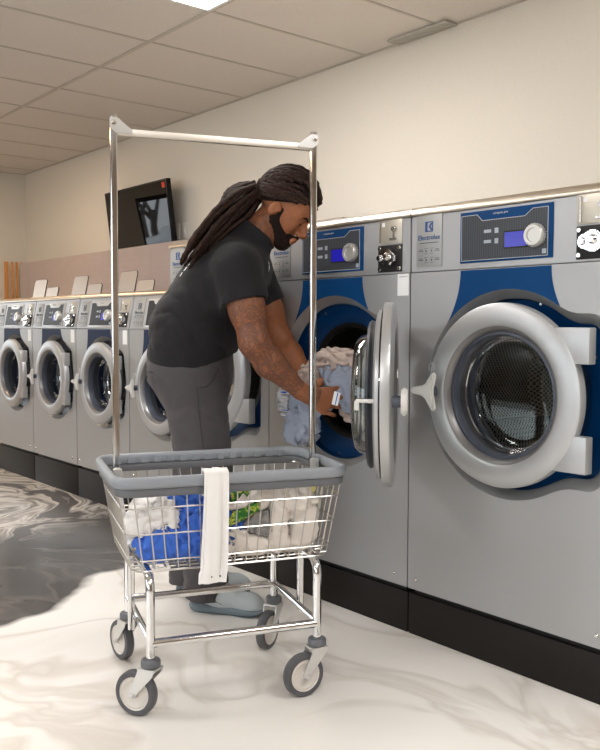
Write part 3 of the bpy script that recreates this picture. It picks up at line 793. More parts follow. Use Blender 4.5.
# ------------------------------------------------------------------ television, slats, wall plates
tv = thing('television', 'black flat television mounted above the laminate panel, reflecting a window', 'television', (-6.18, 3.41, 1.925))
tiltm = Matrix.Rotation(math.radians(7), 4, 'X')
MB().box(-.505, .505, -.012, .03, -.27, .27, tiltm, bev=.004).build('casing', M['tvblack'], tv)
MB().box(-.492, .492, -.0135, -.0115, -.255, .258, tiltm).build('screen', M['tvscreen'], tv, smooth=False)
MB().box(.44, .48, -.0155, -.0130, .205, .245, tiltm).build('sticker', M['red'], tv, smooth=False)
MB().box(-.12, .12, .03, .05, -.12, .12, tiltm).box(-.03, .03, .05, .125, -.03, .03).box(-.1, .1, .115, .138, -.1, .1).build('wall_bracket', M['tvblack'], tv, smooth=False)
sc_ = thing('wood_slat_screen', 'orange wooden slats standing upright against the far end wall', 'slatted screen', (-8.80, 3.285, 0))
for y0, y1 in ((0, .042), (.072, .096), (.120, .143), (.166, .19)):
    MB().box(0, .012, y0, y1, .0, 1.735, bev=.002).build('slat', M['wood'], sc_)
MB().box(-.012, 0, 0, .2, .3, .36).box(-.012, 0, 0, .2, 1.3, 1.36).build('batten', M['wood'], sc_, smooth=False)
for x, lb in ((-5.804, 'narrow white wall plate beside the television, left one'), (-5.70, 'narrow white wall plate beside the television, right one')):
    t = thing('wall_plate', lb, 'wall plate', (x, Y1, 1.80), 0, 'wall plates by the television')
    MB().box(-.03, .03, -.009, -.0004, -.05, .075, bev=.003).build('cover', M['plate'], t)
    MB().box(-.012, .012, -.013, -.009, -.012, .03, bev=.001).build('socket', M['plate'], t)

# outside the end window: paving, a bare tree or two and a parked car, all seen in the television's glass
M['asphalt'] = mat('asphalt', rgb(120, 118, 116), .9)
M['bark'] = mat('grey_bark', rgb(96, 88, 80), .9)
M['carpaint'] = mat('white_car_paint', rgb(236, 238, 240), .25, coat=.4)
M['carglass'] = mat('dark_car_glass', rgb(120, 140, 150), .1)
o = MB().box(-70, X0-.16, -40, 20, -.2, -.02).build('ground', M['asphalt'], smooth=False); structure(o)


def tree(x, y, seed, label):
    rnd = random.Random(seed); b = MB()
    def grow(p, d, L, r, depth):
        q = p+d*L; mid = p+d*L*.5+Vector((rnd.uniform(-1, 1), rnd.uniform(-1, 1), 0))*L*.06
        b.tube([p, mid, q], r, 6, radii=[r, r*.85, r*.68])
        if depth == 0: return
        for i in range(3 if depth > 1 else 4):
            nd_ = (d+Vector((rnd.uniform(-1, 1), rnd.uniform(-1, 1), rnd.uniform(-.1, .7)))*.75).normalized()
            grow(p+d*L*rnd.uniform(.6, 1.), nd_, L*rnd.uniform(.6, .8), r*.55, depth-1)
    t = thing('bare_tree', label, 'tree', (x, y, -.02), 0, 'bare trees outside the end window')
    grow(Vector((0, 0, 0)), Vector((.02, .02, 1)), 2.4, .24, 4)
    b.build('trunk', M['bark'], t)
tree(-40.5, -16.4, 3, 'bare grey tree reflected at the middle of the television')
tree(-43.0, -18.6, 8, 'bare grey tree reflected near the right side of the television')
tree(-50.0, -21.5, 5, 'bare grey tree farthest off in the television reflection')
car = thing('car', 'white car parked outside, reflected at the bottom of the television', 'car', (-37, -16.0, -.02), 0)
g = Grid((-1.1, -2.4, -.05), (1.1, 2.5, 1.7), .05)
g.cone((0, -1.9, .62), (0, 1.75, .60), .52, .47, .1, sc=(.62, 1, 1)).cone((0, -1.3, 1.05), (0, .35, 1.05), .42, .40, .25, sc=(.62, 1, 1))
g.put(lambda X, Y, Z: Z*-1+.22+0*X+0*Y, (-1.1, -2.4, -.05), (1.1, 2.5, .4), .02, 'sub') if False else None
g.mesh('bodywork', M['carpaint'], car, 2)
b = MB(); b.lathe([(0, -.93), (.2, -.94), (.32, -.92), (.33, -.74), (0, -.72)], 24, Matrix.Rotation(PI/2, 4, 'Z') @ Matrix.Translation((0, 0, .33)))
for yy in (-1.35, 1.35):
    for sx in (-.72, .94):
        MB().lathe([(0, 0), (.2, -.01), (.32, .01), (.33, .2), (0, .21)], 24, Matrix.Translation((sx, yy, .33)) @ Matrix.Rotation(PI/2, 4, 'Z')).build('wheel', M['gap'], car)
b.bm.free()
MB().prism([(-1.45, 1.0), (-1.1, 1.36), (.1, 1.38), (.62, 1.02)], .60, .70, axis='x', bev=.02).build('side_window', M['carglass'], car)

# ------------------------------------------------------------------ camera
cam = bpy.data.cameras.new('camera'); co = link('camera', cam)
f_, yaw, pit, rol = 850.75, .6907, .0568, .003
cam.sensor_fit = 'HORIZONTAL'; cam.sensor_width = 36; cam.lens = f_/600*36
cam.clip_start = .05
fw = Vector((-math.cos(yaw)*math.cos(pit), math.sin(yaw)*math.cos(pit), -math.sin(pit)))
rt = fw.cross(Vector((0, 0, 1))).normalized(); up = rt.cross(fw)
r2 = rt*math.cos(rol)+up*math.sin(rol); u2 = up*math.cos(rol)-rt*math.sin(rol)
mw = Matrix((r2, u2, -fw)).transposed().to_4x4(); mw.translation = (0, 0, 1.07)
co.matrix_world = mw; SC.camera = co

# ------------------------------------------------------------------ light and view
wd = bpy.data.worlds.new('world'); SC.world = wd; wd.use_nodes = True
bg = wd.node_tree.nodes['Background']; bg.inputs['Color'].default_value = (.90, .95, 1.0, 1); bg.inputs['Strength'].default_value = 4.
SC.view_settings.view_transform = 'Standard'; SC.view_settings.look = 'None'; SC.view_settings.gamma = 1; SC.view_settings.use_curve_mapping = False
SC.view_settings.exposure = 0.0
SC.cycles.max_bounces = 10; SC.cycles.transparent_max_bounces = 12

# ------------------------------------------------------------------ laundry cart
CTH = math.radians(70.3); CX, CY = -2.120, 1.4335
cart = thing('laundry_cart', 'chrome wire laundry cart with a tall hanging rack and grey bumper rim', 'laundry cart', (CX, CY, 0), CTH)
def rrect(hx, hy, r, z, n=6):
    out = []
    for (sx, sy, a0) in ((1, 1, 0), (-1, 1, 90), (-1, -1, 180), (1, -1, 270)):
        for i in range(n+1):
            a = math.radians(a0+90*i/n); out.append((sx*(hx-r)+r*math.cos(a), sy*(hy-r)+r*math.sin(a), z))
    return out
RX, RY, RZ = .343, .232, .667
# bumper rim: two stacked bands, upper overhanging
def band(b, hx, hy, r, z0, z1, th, rd):
    prof = [(0, z0+rd), (0, z1-rd), (-rd, z1), (-th+rd, z1), (-th, z1-rd), (-th, z0+rd), (-th+rd, z0), (-rd, z0)]
    rows = []
    for off, z in prof: rows.append(rrect(hx+off, hy+off, max(r+off, .01), z))
    vs = [p for row in rows for p in row]; n = len(rows[0]); fs = []
    for i in range(len(rows)):
        j = (i+1) % len(rows)
        for k in range(n): fs.append((i*n+k, i*n+(k+1) % n, j*n+(k+1) % n, j*n+k))
    b.geo(vs, fs)
b = MB(); band(b, RX, RY, .065, RZ-.032, RZ, .020, .007); bmesh.ops.recalc_face_normals(b.bm, faces=b.bm.faces[:]); rim = b.build('bumper_rim', M['bumper'], cart, angle=50)
b = MB(); band(b, RX-.010, RY-.010, .055, RZ-.055, RZ-.031, .010, .003); bmesh.ops.recalc_face_normals(b.bm, faces=b.bm.faces[:]); b.build('rim_skirt', M['bumperdark'], rim, angle=50)
for i in range(14):
    x = -.27+i*.54/13
    for sy in (1, -1): MB().box(x-.012, x+.012, sy*(RY-.0205)-.0022, sy*(RY-.0205)+.0022, RZ-.030, RZ-.009, bev=.0025).build('rim_rib', M['bumper'], rim)
# wire basket, tapering down
ZT, ZB = .613, .402
def hw(z): u = (z-ZB)/(ZT-ZB); return .288+u*(.322-.288), .185+u*(.216-.185)
b = MB(); wr = .0021
for z in (.580, .506, .430):
    hx, hy = hw(z); b.tube(rrect(hx, hy, .04, z, 5), .0024, 6, closed=True)
def vwire(p, q, foot): b.tube([p, q]+([foot] if foot else []), wr, 6)
nx_, ny_ = 17, 10
for i in range(nx_):
    u = -1+2*i/(nx_-1)
    for sy in (-1, 1):
        h1, h0 = hw(ZT), hw(ZB)
        vwire((u*(h1[0]-.035), sy*h1[1], ZT), (u*(h0[0]-.03), sy*h0[1], ZB+.004), None)
    b.tube([(u*(h0[0]-.03), -h0[1], ZB+.004), (u*(h0[0]-.03), h0[1], ZB+.004)], wr, 6)
for i in range(ny_):
    u = -1+2*i/(ny_-1)
    for sx in (-1, 1):
        h1, h0 = hw(ZT), hw(ZB); vwire((sx*h1[0], u*(h1[1]-.035), ZT), (sx*h0[0], u*(h0[1]-.03), ZB), None)
    b.tube([(-h0[0], u*(h0[1]-.03), ZB), (h0[0], u*(h0[1]-.03), ZB)], wr, 6)
b.tube(rrect(h0[0]-.004, h0[1]-.004, .04, ZB-.003, 5), .0032, 6, closed=True)
b.tube(rrect(.322, .216, .045, ZT+.004, 5), .003, 6, closed=True)
b.build('wire_basket', M['wire'], cart)
# two inverted U end frames, rails
SX, SY = .243, .203
for sx in (-1, 1):
    b = MB(); r = .045; zt = .394; pts = [(sx*SX, -SY, .16)]
    for i in range(9): a = i*PI/2/8; pts.append((sx*SX, -SY+r*(1-math.cos(a)), zt-r+r*math.sin(a)))
    for i in range(9): a = PI/2-i*PI/2/8; pts.append((sx*SX, SY-r*(1-math.cos(a)), zt-r+r*math.sin(a)))
    pts.append((sx*SX, SY, .16)); b.tube(pts, .0125, 14)
    lf = b.build('leg_frame', M['chrome'], cart)
    MB().tube([(sx*SX, -SY, .211), (sx*SX, SY, .211)], .010, 12).build('side_rail', M['chrome'], lf)
    for sy in (-1, 1):
        for z in (.178, .190): MB().lathe([(0, -.0175), (.004, -.017), (.0055, -.014), (.0055, .013), (0, .016)], 8, Matrix.Translation((sx*SX, sy*SY, z))).build('bolt', M['zinc'], lf)
for sy in (-1, 1): MB().tube([(-SX, sy*SY, .206), (SX, sy*SY, .206)], .0125, 14).build('cross_rail', M['chrome'], cart)
# hanging rack: two square posts and a top bar
sq = [(sx_*(.0095-.003+.003*math.cos(a_)), sy_*(.0095-.003+.003*math.sin(a_))) for sx_, sy_, rv in ((1, 1, 0), (-1, 1, 1), (-1, -1, 0), (1, -1, 1)) for a_ in ([0, PI/4, PI/2] if not rv else [PI/2, PI/4, 0])]
for sx in (-1, 1):
    po = MB().tube([(sx*.264, 0, .18), (sx*.264, 0, .38), (sx*.303, 0, .62), (sx*.303, 0, 1.666)], .01, prof=sq).build('rack_post', M['chrome'], cart, angle=60)
    MB().box(sx*.303-.013, sx*.303+.013, -.026, -.0096, .608, .660, bev=.003).build('post_clip', M['zinc'], po)
    b = MB(); TB = Matrix.Translation((sx*.303, 0, 1.629))
    b.prism([(-sx*-.011, .028), (sx*-.011, .028), (sx*-.052, -.004), (sx*-.052, -.014), (sx*-.006, -.014), (sx*.011, .0)], -.0125, -.0098, TB)
    b.build('corner_gusset', M['zinc'], po)
    MB().lathe([(0, -.019), (.006, -.0185), (.008, -.0155), (.008, -.0126)], 12, TB @ Matrix.Translation((0, 0, .013))).build('gusset_bolt', M['screw'], po)
MB().box(-.293, .293, -.0085, .0085, 1.609, 1.629, bev=.002).build('hanging_bar', M['barsteel'], cart)
# swivel casters, each trailing its own way
def caster(x, y, wx, wy):
    # trailing direction given in world, turned into the cart's frame
    a = math.atan2(wy, wx)-CTH
    t = link('caster', None, cart); t.location = (x, y, 0); t.rotation_euler = (0, 0, a)
    b = MB(); R = .0635
    b.lathe([(.020, -.0), (.026, -.003), (.027, -.02), (.022, -.026), (0, -.026)][::-1]+[(0, 0)], 28, Matrix.Translation((0, 0, .142)) @ Matrix.Rotation(-PI/2, 4, 'X'))
    return t
def caster(x, y, wx, wy):
    a = math.atan2(wy, wx)-CTH
    TR = Matrix.Translation((x, y, 0)) @ Matrix.Rotation(a, 4, 'Z')
    R = .063; ox = .046
    # fork: crown plate and two cheeks reaching down to the axle
    b = MB()
    b.box(-.026, .030, -.024, .024, .136, .142, TR, bev=.002)
    for sy in (-1, 1):
        b.prism([(-.026, .140), (.028, .140), (.030, .128), (ox+.012, R+.004), (ox+.008, R-.010), (ox-.008, R-.010), (ox-.012, R+.002), (-.018, .122)], sy*.0225-.0015, sy*.0225+.0015, TR, bev=.001)
        b.lathe([(0, -.005), (.006, -.004), (.008, 0), (.008, .002), (0, .003)], 10, TR @ Matrix.Translation((ox, sy*.026, R)) @ Matrix.Rotation(0 if sy < 0 else PI, 4, 'Z'))
    fk = b.build('caster', M['zinc'], cart)
    TW = TR @ Matrix.Translation((ox, 0, R))
    MB().lathe([(.046, -.0135), (.052, -.0155), (.060, -.013), (.0628, -.007), (.063, 0), (.0628, .007), (.060, .013), (.052, .0155), (.046, .0135)], 48, TW).build('tyre', M['tyre'], fk)
    MB().lathe([(0, -.016), (.010, -.016), (.012, -.011), (.030, -.009), (.038, -.0125), (.0435, -.0105), (.0465, -.014), (.0465, .014), (.0435, .0105), (.038, .0125), (.030, .009), (.012, .011), (.010, .016), (0, .016)], 40, TW).build('hub', M['hub'], fk)
    MB().lathe([(0, 0), (.022, 0), (.027, .003), (.027, .017), (.024, .021), (0, .0215)], 28, Matrix.Translation((x, y, .1425)) @ Matrix.Rotation(PI/2, 4, 'X')).build('swivel_collar', M['bumperdark'], fk)
caster(-SX, -SY, -.88, -.47); caster(SX, -SY, -.166, -.986); caster(-SX, SY, -1, .02); caster(SX, SY, .43, -.9)

# ------------------------------------------------------------------ laundry in and on the cart
CRM = Matrix.Translation((CX, CY, 0)) @ Matrix.Rotation(CTH, 4, 'Z')
TAKEN = {}
def crumple(name, label, cat, m, blobs, freq=95, amp=.011, dirs=((.6, .3, .75), (-.7, .6, .4), (.2, -.8, .6)), seed=1, h=.0055, k=.03, place=CRM, clip=None, relax=1, group=None, warp=1.3, space=None, drop=0.):
    lo, hi, h = space; g = Grid(lo, hi, h)
    dz_ = np.array((0, 0, drop))
    for bl in blobs: g.cone(np.array(bl[0])-dz_, np.array(bl[1])-dz_, bl[2], bl[3], k)
    X, Y, Z = g.axes()
    n = np.abs(g.F) < .06; X_, Y_, Z_ = (a[n] for a in np.broadcast_arrays(X, Y, Z))
    g.F[n] -= (amp*folds(X_, Y_, Z_, freq, dirs, seed, warp)+amp*.3*vnoise(X_*70, Y_*70, Z_*70, seed+9)).astype(np.float32)
    if clip: g.F = np.maximum(g.F, clip(X, Y, Z)).astype(np.float32)
    key = tuple(lo)
    if key in TAKEN: g.F = np.maximum(g.F, .003-TAKEN[key]); TAKEN[key] = np.minimum(TAKEN[key], g.F)
    else: TAKEN[key] = g.F.copy()
    o = g.mesh(name, m, None, relax); o.matrix_world = place
    return tag(o, label, cat, group)
BK = ((-.34, -.24, .385), (.34, .24, .70), .0048)
def inbasket(X, Y, Z):
    u = (Z-ZB)/(ZT-ZB); hx = .288+u*.034-.007; hy = .185+u*.031-.007
    return np.maximum(np.maximum(np.abs(X)-hx, np.abs(Y)-hy), (ZB+.008)-Z)
F_ = -.165
crumple('shirt', 'crumpled bright blue shirt showing through the front of the cart basket', 'shirt', M['cblue'], [((-.215, -.112, .478), (-.06, -.110, .478), .048, .050), ((-.08, -.105, .52), (-.03, -.10, .55), .06, .06), ((-.14, -.125, .595), (-.05, -.12, .60), .028, .040), ((-.17, -.118, .52), (-.10, -.115, .515), .030, .04), ((-.10, -.118, .56), (-.04, -.12, .50), .045, .045), ((-.02, -.11, .51), (.02, -.105, .53), .045, .04)], seed=5, freq=70, clip=inbasket, drop=.018, amp=.020, space=BK, warp=1.6)
crumple('cloth', 'crumpled white cloth in the left end of the cart basket', 'cloth', M['cwhite'], [((-.245, -.11, .535), (-.17, -.12, .545), .040, .042), ((-.24, -.02, .50), (-.20, .05, .52), .05, .06), ((-.19, -.13, .57), (-.20, -.12, .612), .03, .012), ((-.22, .05, .46), (-.2, .08, .46), .05, .05)], seed=3, freq=62, amp=.018, clip=inbasket, drop=.018, space=BK, warp=1.6)
crumple('printed_cloth', 'green and yellow printed cloth showing in the cart basket beside the white strip', 'cloth', M['greenprint'], [((-.02, -.165, .535), (.065, -.165, .572), .018, .014), ((.0, -.15, .600), (.05, -.15, .607), .016, .014)], seed=17, freq=110, amp=.005, clip=inbasket, drop=.018, k=.012, space=BK)
crumple('cloth', 'large crumpled white cloth in the right end of the cart basket', 'cloth', M['cream'], [((.10, -.13, .595), (.20, -.13, .590), .032, .045), ((.215, -.135, .57), (.225, -.135, .47), .042, .030), ((.145, -.155, .57), (.135, -.150, .46), .020, .026), ((-.01, -.15, .50), (.05, -.145, .455), .024, .028), ((.07, -.13, .452), (.22, -.12, .455), .03, .03), ((-.02, -.155, .575), (.07, -.158, .605), .014, .022), ((-.03, -.15, .57), (-.03, -.145, .46), .022, .03)], seed=11, freq=44, amp=.017, clip=inbasket, drop=.018, k=.012, space=BK, warp=.9)
crumple('cloth', 'crumpled mid grey cloth between the white pieces in the cart basket', 'cloth', M['cgrey'], [((.04, -.10, .52), (.11, -.11, .51), .05, .055), ((.17, -.11, .50), (.18, -.11, .46), .045, .04)], seed=14, amp=.018, freq=65, clip=inbasket, drop=.018, space=BK, warp=1.6)
crumple('cloth', 'pale yellow cloth at the right back of the cart basket', 'cloth', M['yellow'], [((.22, -.04, .59), (.26, -.05, .605), .035, .03), ((.04, -.06, .61), (.12, -.06, .61), .032, .03)], seed=19, clip=inbasket, drop=.018, space=BK)
crumple('cloth', 'off white cloth filling the back of the cart basket', 'cloth', M['cwhite'], [((-.12, .06, .49), (.22, .06, .49), .06, .06), ((-.2, .1, .46), (.2, .1, .46), .04, .04)], seed=23, clip=inbasket, drop=.018, space=BK)
# long white strip hung over the front of the rim
def sheet(name, label, cat, m, rows, thick, place, group=None, sub=2, uvn=12):
    # rows: list of (centre, half-width vector, waviness) from one end to the other
    V = []; n = uvn; N = len(rows)
    fine = []
    for i in range(N-1):
        for q in range(sub):
            u = q/sub; a, c = rows[i], rows[i+1]; fine.append(tuple(np.array(a[j])*(1-u)+np.array(c[j])*u if j < 3 else a[j]*(1-u)+c[j]*u for j in range(4)))
    fine.append(tuple(np.array(rows[-1][j]) if j < 3 else rows[-1][j] for j in range(4)))
    bm = bmesh.new(); G = []
    for i, (c, w_, nrm, am) in enumerate(fine):
        r = []
        for j in range(n+1):
            v = -1+2*j/n
            d = am*(math.sin(v*5.2+.3*i/sub)+.6*math.sin(v*9.1-.2*i/sub+1.3))
            r.append(bm.verts.new(Vector(c)+Vector(w_)*v+Vector(nrm)*d))
        G.append(r)
    for A, B in zip(G, G[1:]):
        for j in range(n): bm.faces.new([A[j], A[j+1], B[j+1], B[j]])
    bmesh.ops.recalc_face_normals(bm, faces=bm.faces[:])
    geom = bmesh.ops.solidify(bm, geom=bm.faces[:], thickness=thick)
    b = MB(); b.bm.free(); b.bm = bm
    o = b.build(name, m, None, angle=70); o.matrix_world = place
    return tag(o, label, cat, group)
yr = -RY
rows = [((-.066, yr+.040, .60), (.028, 0, 0), (0, 1, 0), .002), ((-.066, yr+.034, RZ-.03), (.032, 0, 0), (0, 1, 0), .002), ((-.066, yr+.026, RZ+.006), (.033, 0, 0), (0, 0, 1), .001), ((-.066, yr+.012, RZ+.0085), (.033, 0, 0), (0, 0, 1), .001),
        ((-.0665, yr-.006, RZ+.002), (.0335, 0, 0), (0, -1, 0), .001), ((-.068, yr-.012, RZ-.03), (.034, 0, 0), (0, -1, 0), .0015), ((-.070, yr-.014, RZ-.10), (.035, 0, .001), (0, -1, 0), .005), ((-.073, yr-.014, RZ-.18), (.036, 0, .001), (0, -1, 0), .007), ((-.077, yr-.015, RZ-.26), (.037, 0, .001), (0, -1, 0), .006), ((-.080, yr-.016, .400), (.038, 0, .001), (0, -1, 0), .004), ((-.082, yr-.016, .372), (.038, 0, .001), (0, -1, 0), .002)]
st = sheet('garment_strip', 'long white trouser leg hung over the front rim of the cart', 'garment', M['cwhite'], rows, -.007, CRM, sub=4, uvn=16)
for dx_ in (-.006, .018): MB().lathe([(0, -.0035), (.0022, -.003), (.0025, 0)], 8, Matrix.Translation((-.079+dx_, yr-.0225, .390))).build('eyelet', M['ink'], st)

# ------------------------------------------------------------------ the man
PX, PY, PTH = -2.70, 1.835, math.atan2(.714, .70)
man = thing('person', 'person in a black t-shirt with long dark locs bending to load the open washer', 'person', (PX, PY, 0), PTH)
def L3(a, r, z): return np.array((a, -r, z))          # forward, towards his right, up
HO = L3(.245, .055, 1.503); HP = math.radians(39); HS = 1.04
HR = np.array([[math.cos(HP), 0, math.sin(HP)], [0, 1, 0], [-math.sin(HP), 0, math.cos(HP)]])
def hp(x, y, z): return HO+HS*(HR @ np.array((x, y, z)))
def add_head(g, features=True):
    E_ = lambda c, r, k=.02, op='add': g.ell(hp(*c), np.array(r)*HS, k, op, HR)
    C_ = lambda a, b, ra, rb, k=.015, op='add': g.cone(hp(*a), hp(*b), ra*HS, rb*HS, k, op)
    E_((-.010, 0, .044), (.100, .077, .092)); E_((.034, 0, -.012), (.060, .061, .086), .03); E_((.035, 0, .062), (.060, .060, .055), .03)
    for s in (-1, 1):
        C_((.012, s*.048, -.048), (.066, s*.018, -.090), .026, .021, .03)
        E_((.058, s*.040, -.022), (.026, .022, .022), .02)
        C_((.084, s*.010, .024), (.068, s*.050, .020), .013, .011, .02)
    C_((.074, -.010, -.094), (.074, .010, -.094), .021, .021, .02)
    if not features: return
    for s in (-1, 1):
        E_((.094, s*.032, .002), (.013, .019, .011), .014, 'sub')
        E_((.0755, s*.0315, .0), (.0135, .0155, .0115), .004)
        C_((.086, s*.022, .001), (.084, s*.043, -.003), .0035, .003, .004)
    C_((.092, 0, .014), (.117, 0, -.027), .0095, .0145, .014)
    for s in (-1, 1): E_((.104, s*.0145, -.034), (.0135, .011, .0100), .008); E_((.106, s*.009, -.044), (.006, .0045, .005), .003, 'sub')
    C_((.099, -.016, -.059), (.099, .016, -.059), .0085, .0085, .010); C_((.103, -.006, -.058), (.103, .006, -.058), .008, .008, .008)
    C_((.096, -.014, -.073), (.096, .014, -.073), .0095, .0095, .008)
    C_((.112, -.024, -.066), (.112, .024, -.066), .0022, .0022, .003, 'sub')
    for s in (-1, 1):
        e = HR @ np.array([[math.cos(.2), 0, math.sin(.2)], [0, 1, 0], [-math.sin(.2), 0, math.cos(.2)]])
        g.ell(hp(-.012, s*.079, -.018), np.array((.018, .011, .028))*HS, .005, 'add', e)
        g.ell(hp(-.008, s*.091, -.014), np.array((.009, .006, .015))*HS, .004, 'sub', e)
        E_((.008, s*.080, -.012), (.006, .006, .009), .005)
# arms: joints
SHN, ELN, FMN, WRN = L3(.10, .195, 1.275), L3(.165, .238, 1.012), L3(.215, .198, .940), L3(.322, .142, .836)
SHF, ELF, FMF, WRF = L3(.10, -.19, 1.275), L3(.205, -.215, 1.015), L3(.25, -.175, .955), L3(.335, -.10, .862)
def add_arm(g, S, E_, F_, W_, grow=0.):
    g.cone(S, S*.45+E_*.55, .066+grow, .062+grow, .02); g.cone(S*.5+E_*.5, E_, .061+grow, .050+grow, .03)
    g.cone(E_, F_, .050+grow, .0535+grow, .03); g.cone(F_, W_, .0535+grow, .0295+grow, .02)
def add_hand(g, W_, mir, dz=0., dr=0.):
    q = lambda a, r, z: L3(a, (r if not mir else -r)+dr, z+dz)
    Wl = W_
    kn = [q(.424, .106, .836), q(.429, .114, .811), q(.420, .117, .785), q(.402, .117, .762)]
    for kpt, r in zip(kn, (.0165, .017, .0165, .015)): g.cone(q(.352, .126, .818), kpt, .0235, r, .016)
    g.cone(Wl, q(.360, .124, .818), .0285, .026, .02)
    F = [[kn[0], q(.458, .090, .846), q(.474, .060, .838), q(.470, .034, .826)], [kn[1], q(.466, .098, .812), q(.480, .064, .805), q(.472, .038, .797)],
         [kn[2], q(.455, .102, .779), q(.467, .070, .772), q(.459, .044, .768)], [kn[3], q(.430, .104, .750), q(.440, .080, .744), q(.434, .058, .744)]]
    for f, r in zip(F, ((.0115, .0100, .0090, .0078), (.012, .0105, .0092, .008), (.0115, .0098, .0088, .0076), (.0102, .0088, .0078, .0068))):
        for i in range(3): g.cone(f[i], f[i+1], r[i], r[i+1], .004)
    T_ = [q(.350, .112, .834), q(.388, .082, .866), q(.420, .062, .874), q(.444, .046, .870)]
    for i, r in enumerate(((.020, .0140), (.0140, .0115), (.0115, .0090))): g.cone(T_[i], T_[i+1], r[0], r[1], .008)
LEGN = [L3(-.085, .09, .86), L3(-.03, .105, .50), L3(-.045, .085, .07)]
LEGF = [L3(-.10, -.09, .86), L3(-.11, -.105, .50), L3(-.145, -.112, .07)]
TORSO = [(L3(-.108, .0, .95), .165), (L3(-.092, .01, 1.06), .157), (L3(-.020, .02, 1.19), .142), (L3(.055, .03, 1.29), .118)]
g = Grid((-.30, -.33, .02), (.50, .34, 1.70), .0042)
for (a, ra), (b_, rb) in zip(TORSO, TORSO[1:]): g.cone(a, b_, ra-.02, rb-.02, .03, sc=(1, .74, 1))
for s in (SHN, SHF): g.cone(L3(.06, .0, 1.31), s, .075, .06, .04)
g.cone(L3(.075, .03, 1.33), L3(.195, .05, 1.455), .070, .064, .03)
for Lg in (LEGN, LEGF): g.cone(Lg[0], Lg[1], .095, .065, .03); g.cone(Lg[1], Lg[2], .062, .040, .03)
add_head(g)
for args in ((SHN, ELN, FMN, WRN), (SHF, ELF, FMF, WRF)): add_arm(g, *args)
add_hand(g, WRN, False); add_hand(g, WRF, True, .03, .03)
body = g.mesh('body', M['skin'], man, 1); del g
# inked sleeve on his right arm, lighter on the left, some on the neck
V = np.empty(len(body.data.vertices)*3, np.float32); body.data.vertices.foreach_get('co', V); V = V.reshape(-1, 3)
def segd(P, A, B): t = np.clip(((P-A)@(B-A))/((B-A)@(B-A)), 0, 1); return np.linalg.norm(P-A-t[:, None]*(B-A), axis=1), t
near = np.minimum(np.minimum(segd(V, SHN, ELN)[0], segd(V, ELN, FMN)[0]), segd(V, FMN, WRN)[0]) < .075
ink = np.where(near & (V[:, 1] < -.09) & (V[:, 2] < 1.26), 1., 0.)
d_, t_ = segd(V, FMN, WRN); ink = np.where(near, ink*np.where((d_ < .06) & (t_ > .9), .35, 1), ink)
dn, tn = segd(V, L3(.075, .03, 1.33), L3(.185, .05, 1.452)); ink = np.where((dn < .085) & (tn > .3) & (V[:, 1] < -.06) & (V[:, 0] < .22), .8, ink)
at_ = body.data.attributes.new('ink', 'FLOAT', 'POINT'); at_.data.foreach_set('value', ink.astype(np.float32))
for s in (-1, 1):
    b = MB(); b.lathe([(0, -.0132), (.006, -.0118), (.0112, -.0066), (.0132, 0), (.0112, .0066), (0, .0132)], 16, Matrix.Translation(Vector(hp(.0752, s*.0318, -.0035))) @ Matrix.Rotation(.3, 4, 'Y') @ Matrix.Rotation(-PI/2, 4, 'Z')); b.build('eye', M['eye'], man)
    b = MB(); b.tube([Vector(hp(*p)) for p in ((.0985, s*.012, .019), (.0965, s*.026, .0245), (.090, s*.040, .024), (.080, s*.051, .017))], .0042, 8, radii=[.0038, .0048, .0044, .0022]); b.build('eyebrow', M['beard'], man)
for s in (-1, 1): MB().tube([Vector(hp(*p)) for p in ((.0905, s*.021, -.0035), (.0905, s*.031, -.0055), (.0865, s*.043, -.0045))], .0018, 6).build('lashes', M['beard'], man)
# beard: a close shell over jaw, chin and upper lip
g = Grid(HO-.2, HO+.2, .0034); add_head(g)
R_ = Grid(HO-.2, HO+.2, .0034)
for s in (-1, 1):
    R_.cone(hp(.012, s*.068, -.004), hp(.014, s*.064, -.03), .006, .011, .01); R_.cone(hp(.012, s*.062, -.045), hp(.014, s*.060, -.06), .016, .026, .01); R_.cone(hp(.012, s*.058, -.060), hp(.066, s*.03, -.092), .030, .033, .01)
    R_.cone(hp(.106, s*.003, -.048), hp(.086, s*.034, -.058), .0065, .008, .008); R_.cone(hp(.086, s*.034, -.058), hp(.072, s*.034, -.086), .009, .018, .008)
R_.cone(hp(.08, -.012, -.096), hp(.08, .012, -.096), .033, .033, .01)
X, Y, Z = g.axes()
mouth = Grid(HO-.2, HO+.2, .0034); mouth.cone(hp(.104, -.017, -.066), hp(.104, .017, -.066), .015, .015, .0)
g.F = np.maximum(np.maximum(g.F-.0032-.0012*vnoise(X*260, Y*260, Z*260, 4), R_.F), -mouth.F).astype(np.float32)
g.F = np.maximum(g.F, -.004-g.F*0+0*g.F) if False else g.F
g.mesh('beard', M['beard'], man, 1)
# lips tone is left to the skin; hair: roots cap and locs
g = Grid(HO-.22, HO+.22, .0042); add_head(g, False); X, Y, Z = g.axes()
hx = (HR[0, 0]*(X-HO[0])+HR[2, 0]*(Z-HO[2]))/HS; hz = (HR[0, 2]*(X-HO[0])+HR[2, 2]*(Z-HO[2]))/HS; hy = (Y-HO[1])/HS
g.F = np.maximum(g.F-.006, .030+.66*hx-.15*np.abs(hy)-hz).astype(np.float32)
hair = g.mesh('hair', M['hairbase'], man, 1)
rnd = random.Random(5)
CC = np.array((-.010, 0, .044)); CRd = np.array((.100, .077, .092))
tie = np.array((-.116, -.004, .004))
def scalp(dv, lift):
    dv = dv/np.linalg.norm(dv); t = 1/np.sqrt(((dv/CRd)**2).sum()); return CC+dv*(t+lift)
b = MB(); starts = []
def bumpy(pts, r, tip=False):
    out = []; n = len(pts)
    for i in range(n):
        q = r*(1+.16*math.sin(i*2.3+rnd.random()*1.5))
        if tip and i > n-4: q *= (n-i)/4*.8+.2
        out.append(q)
    return out
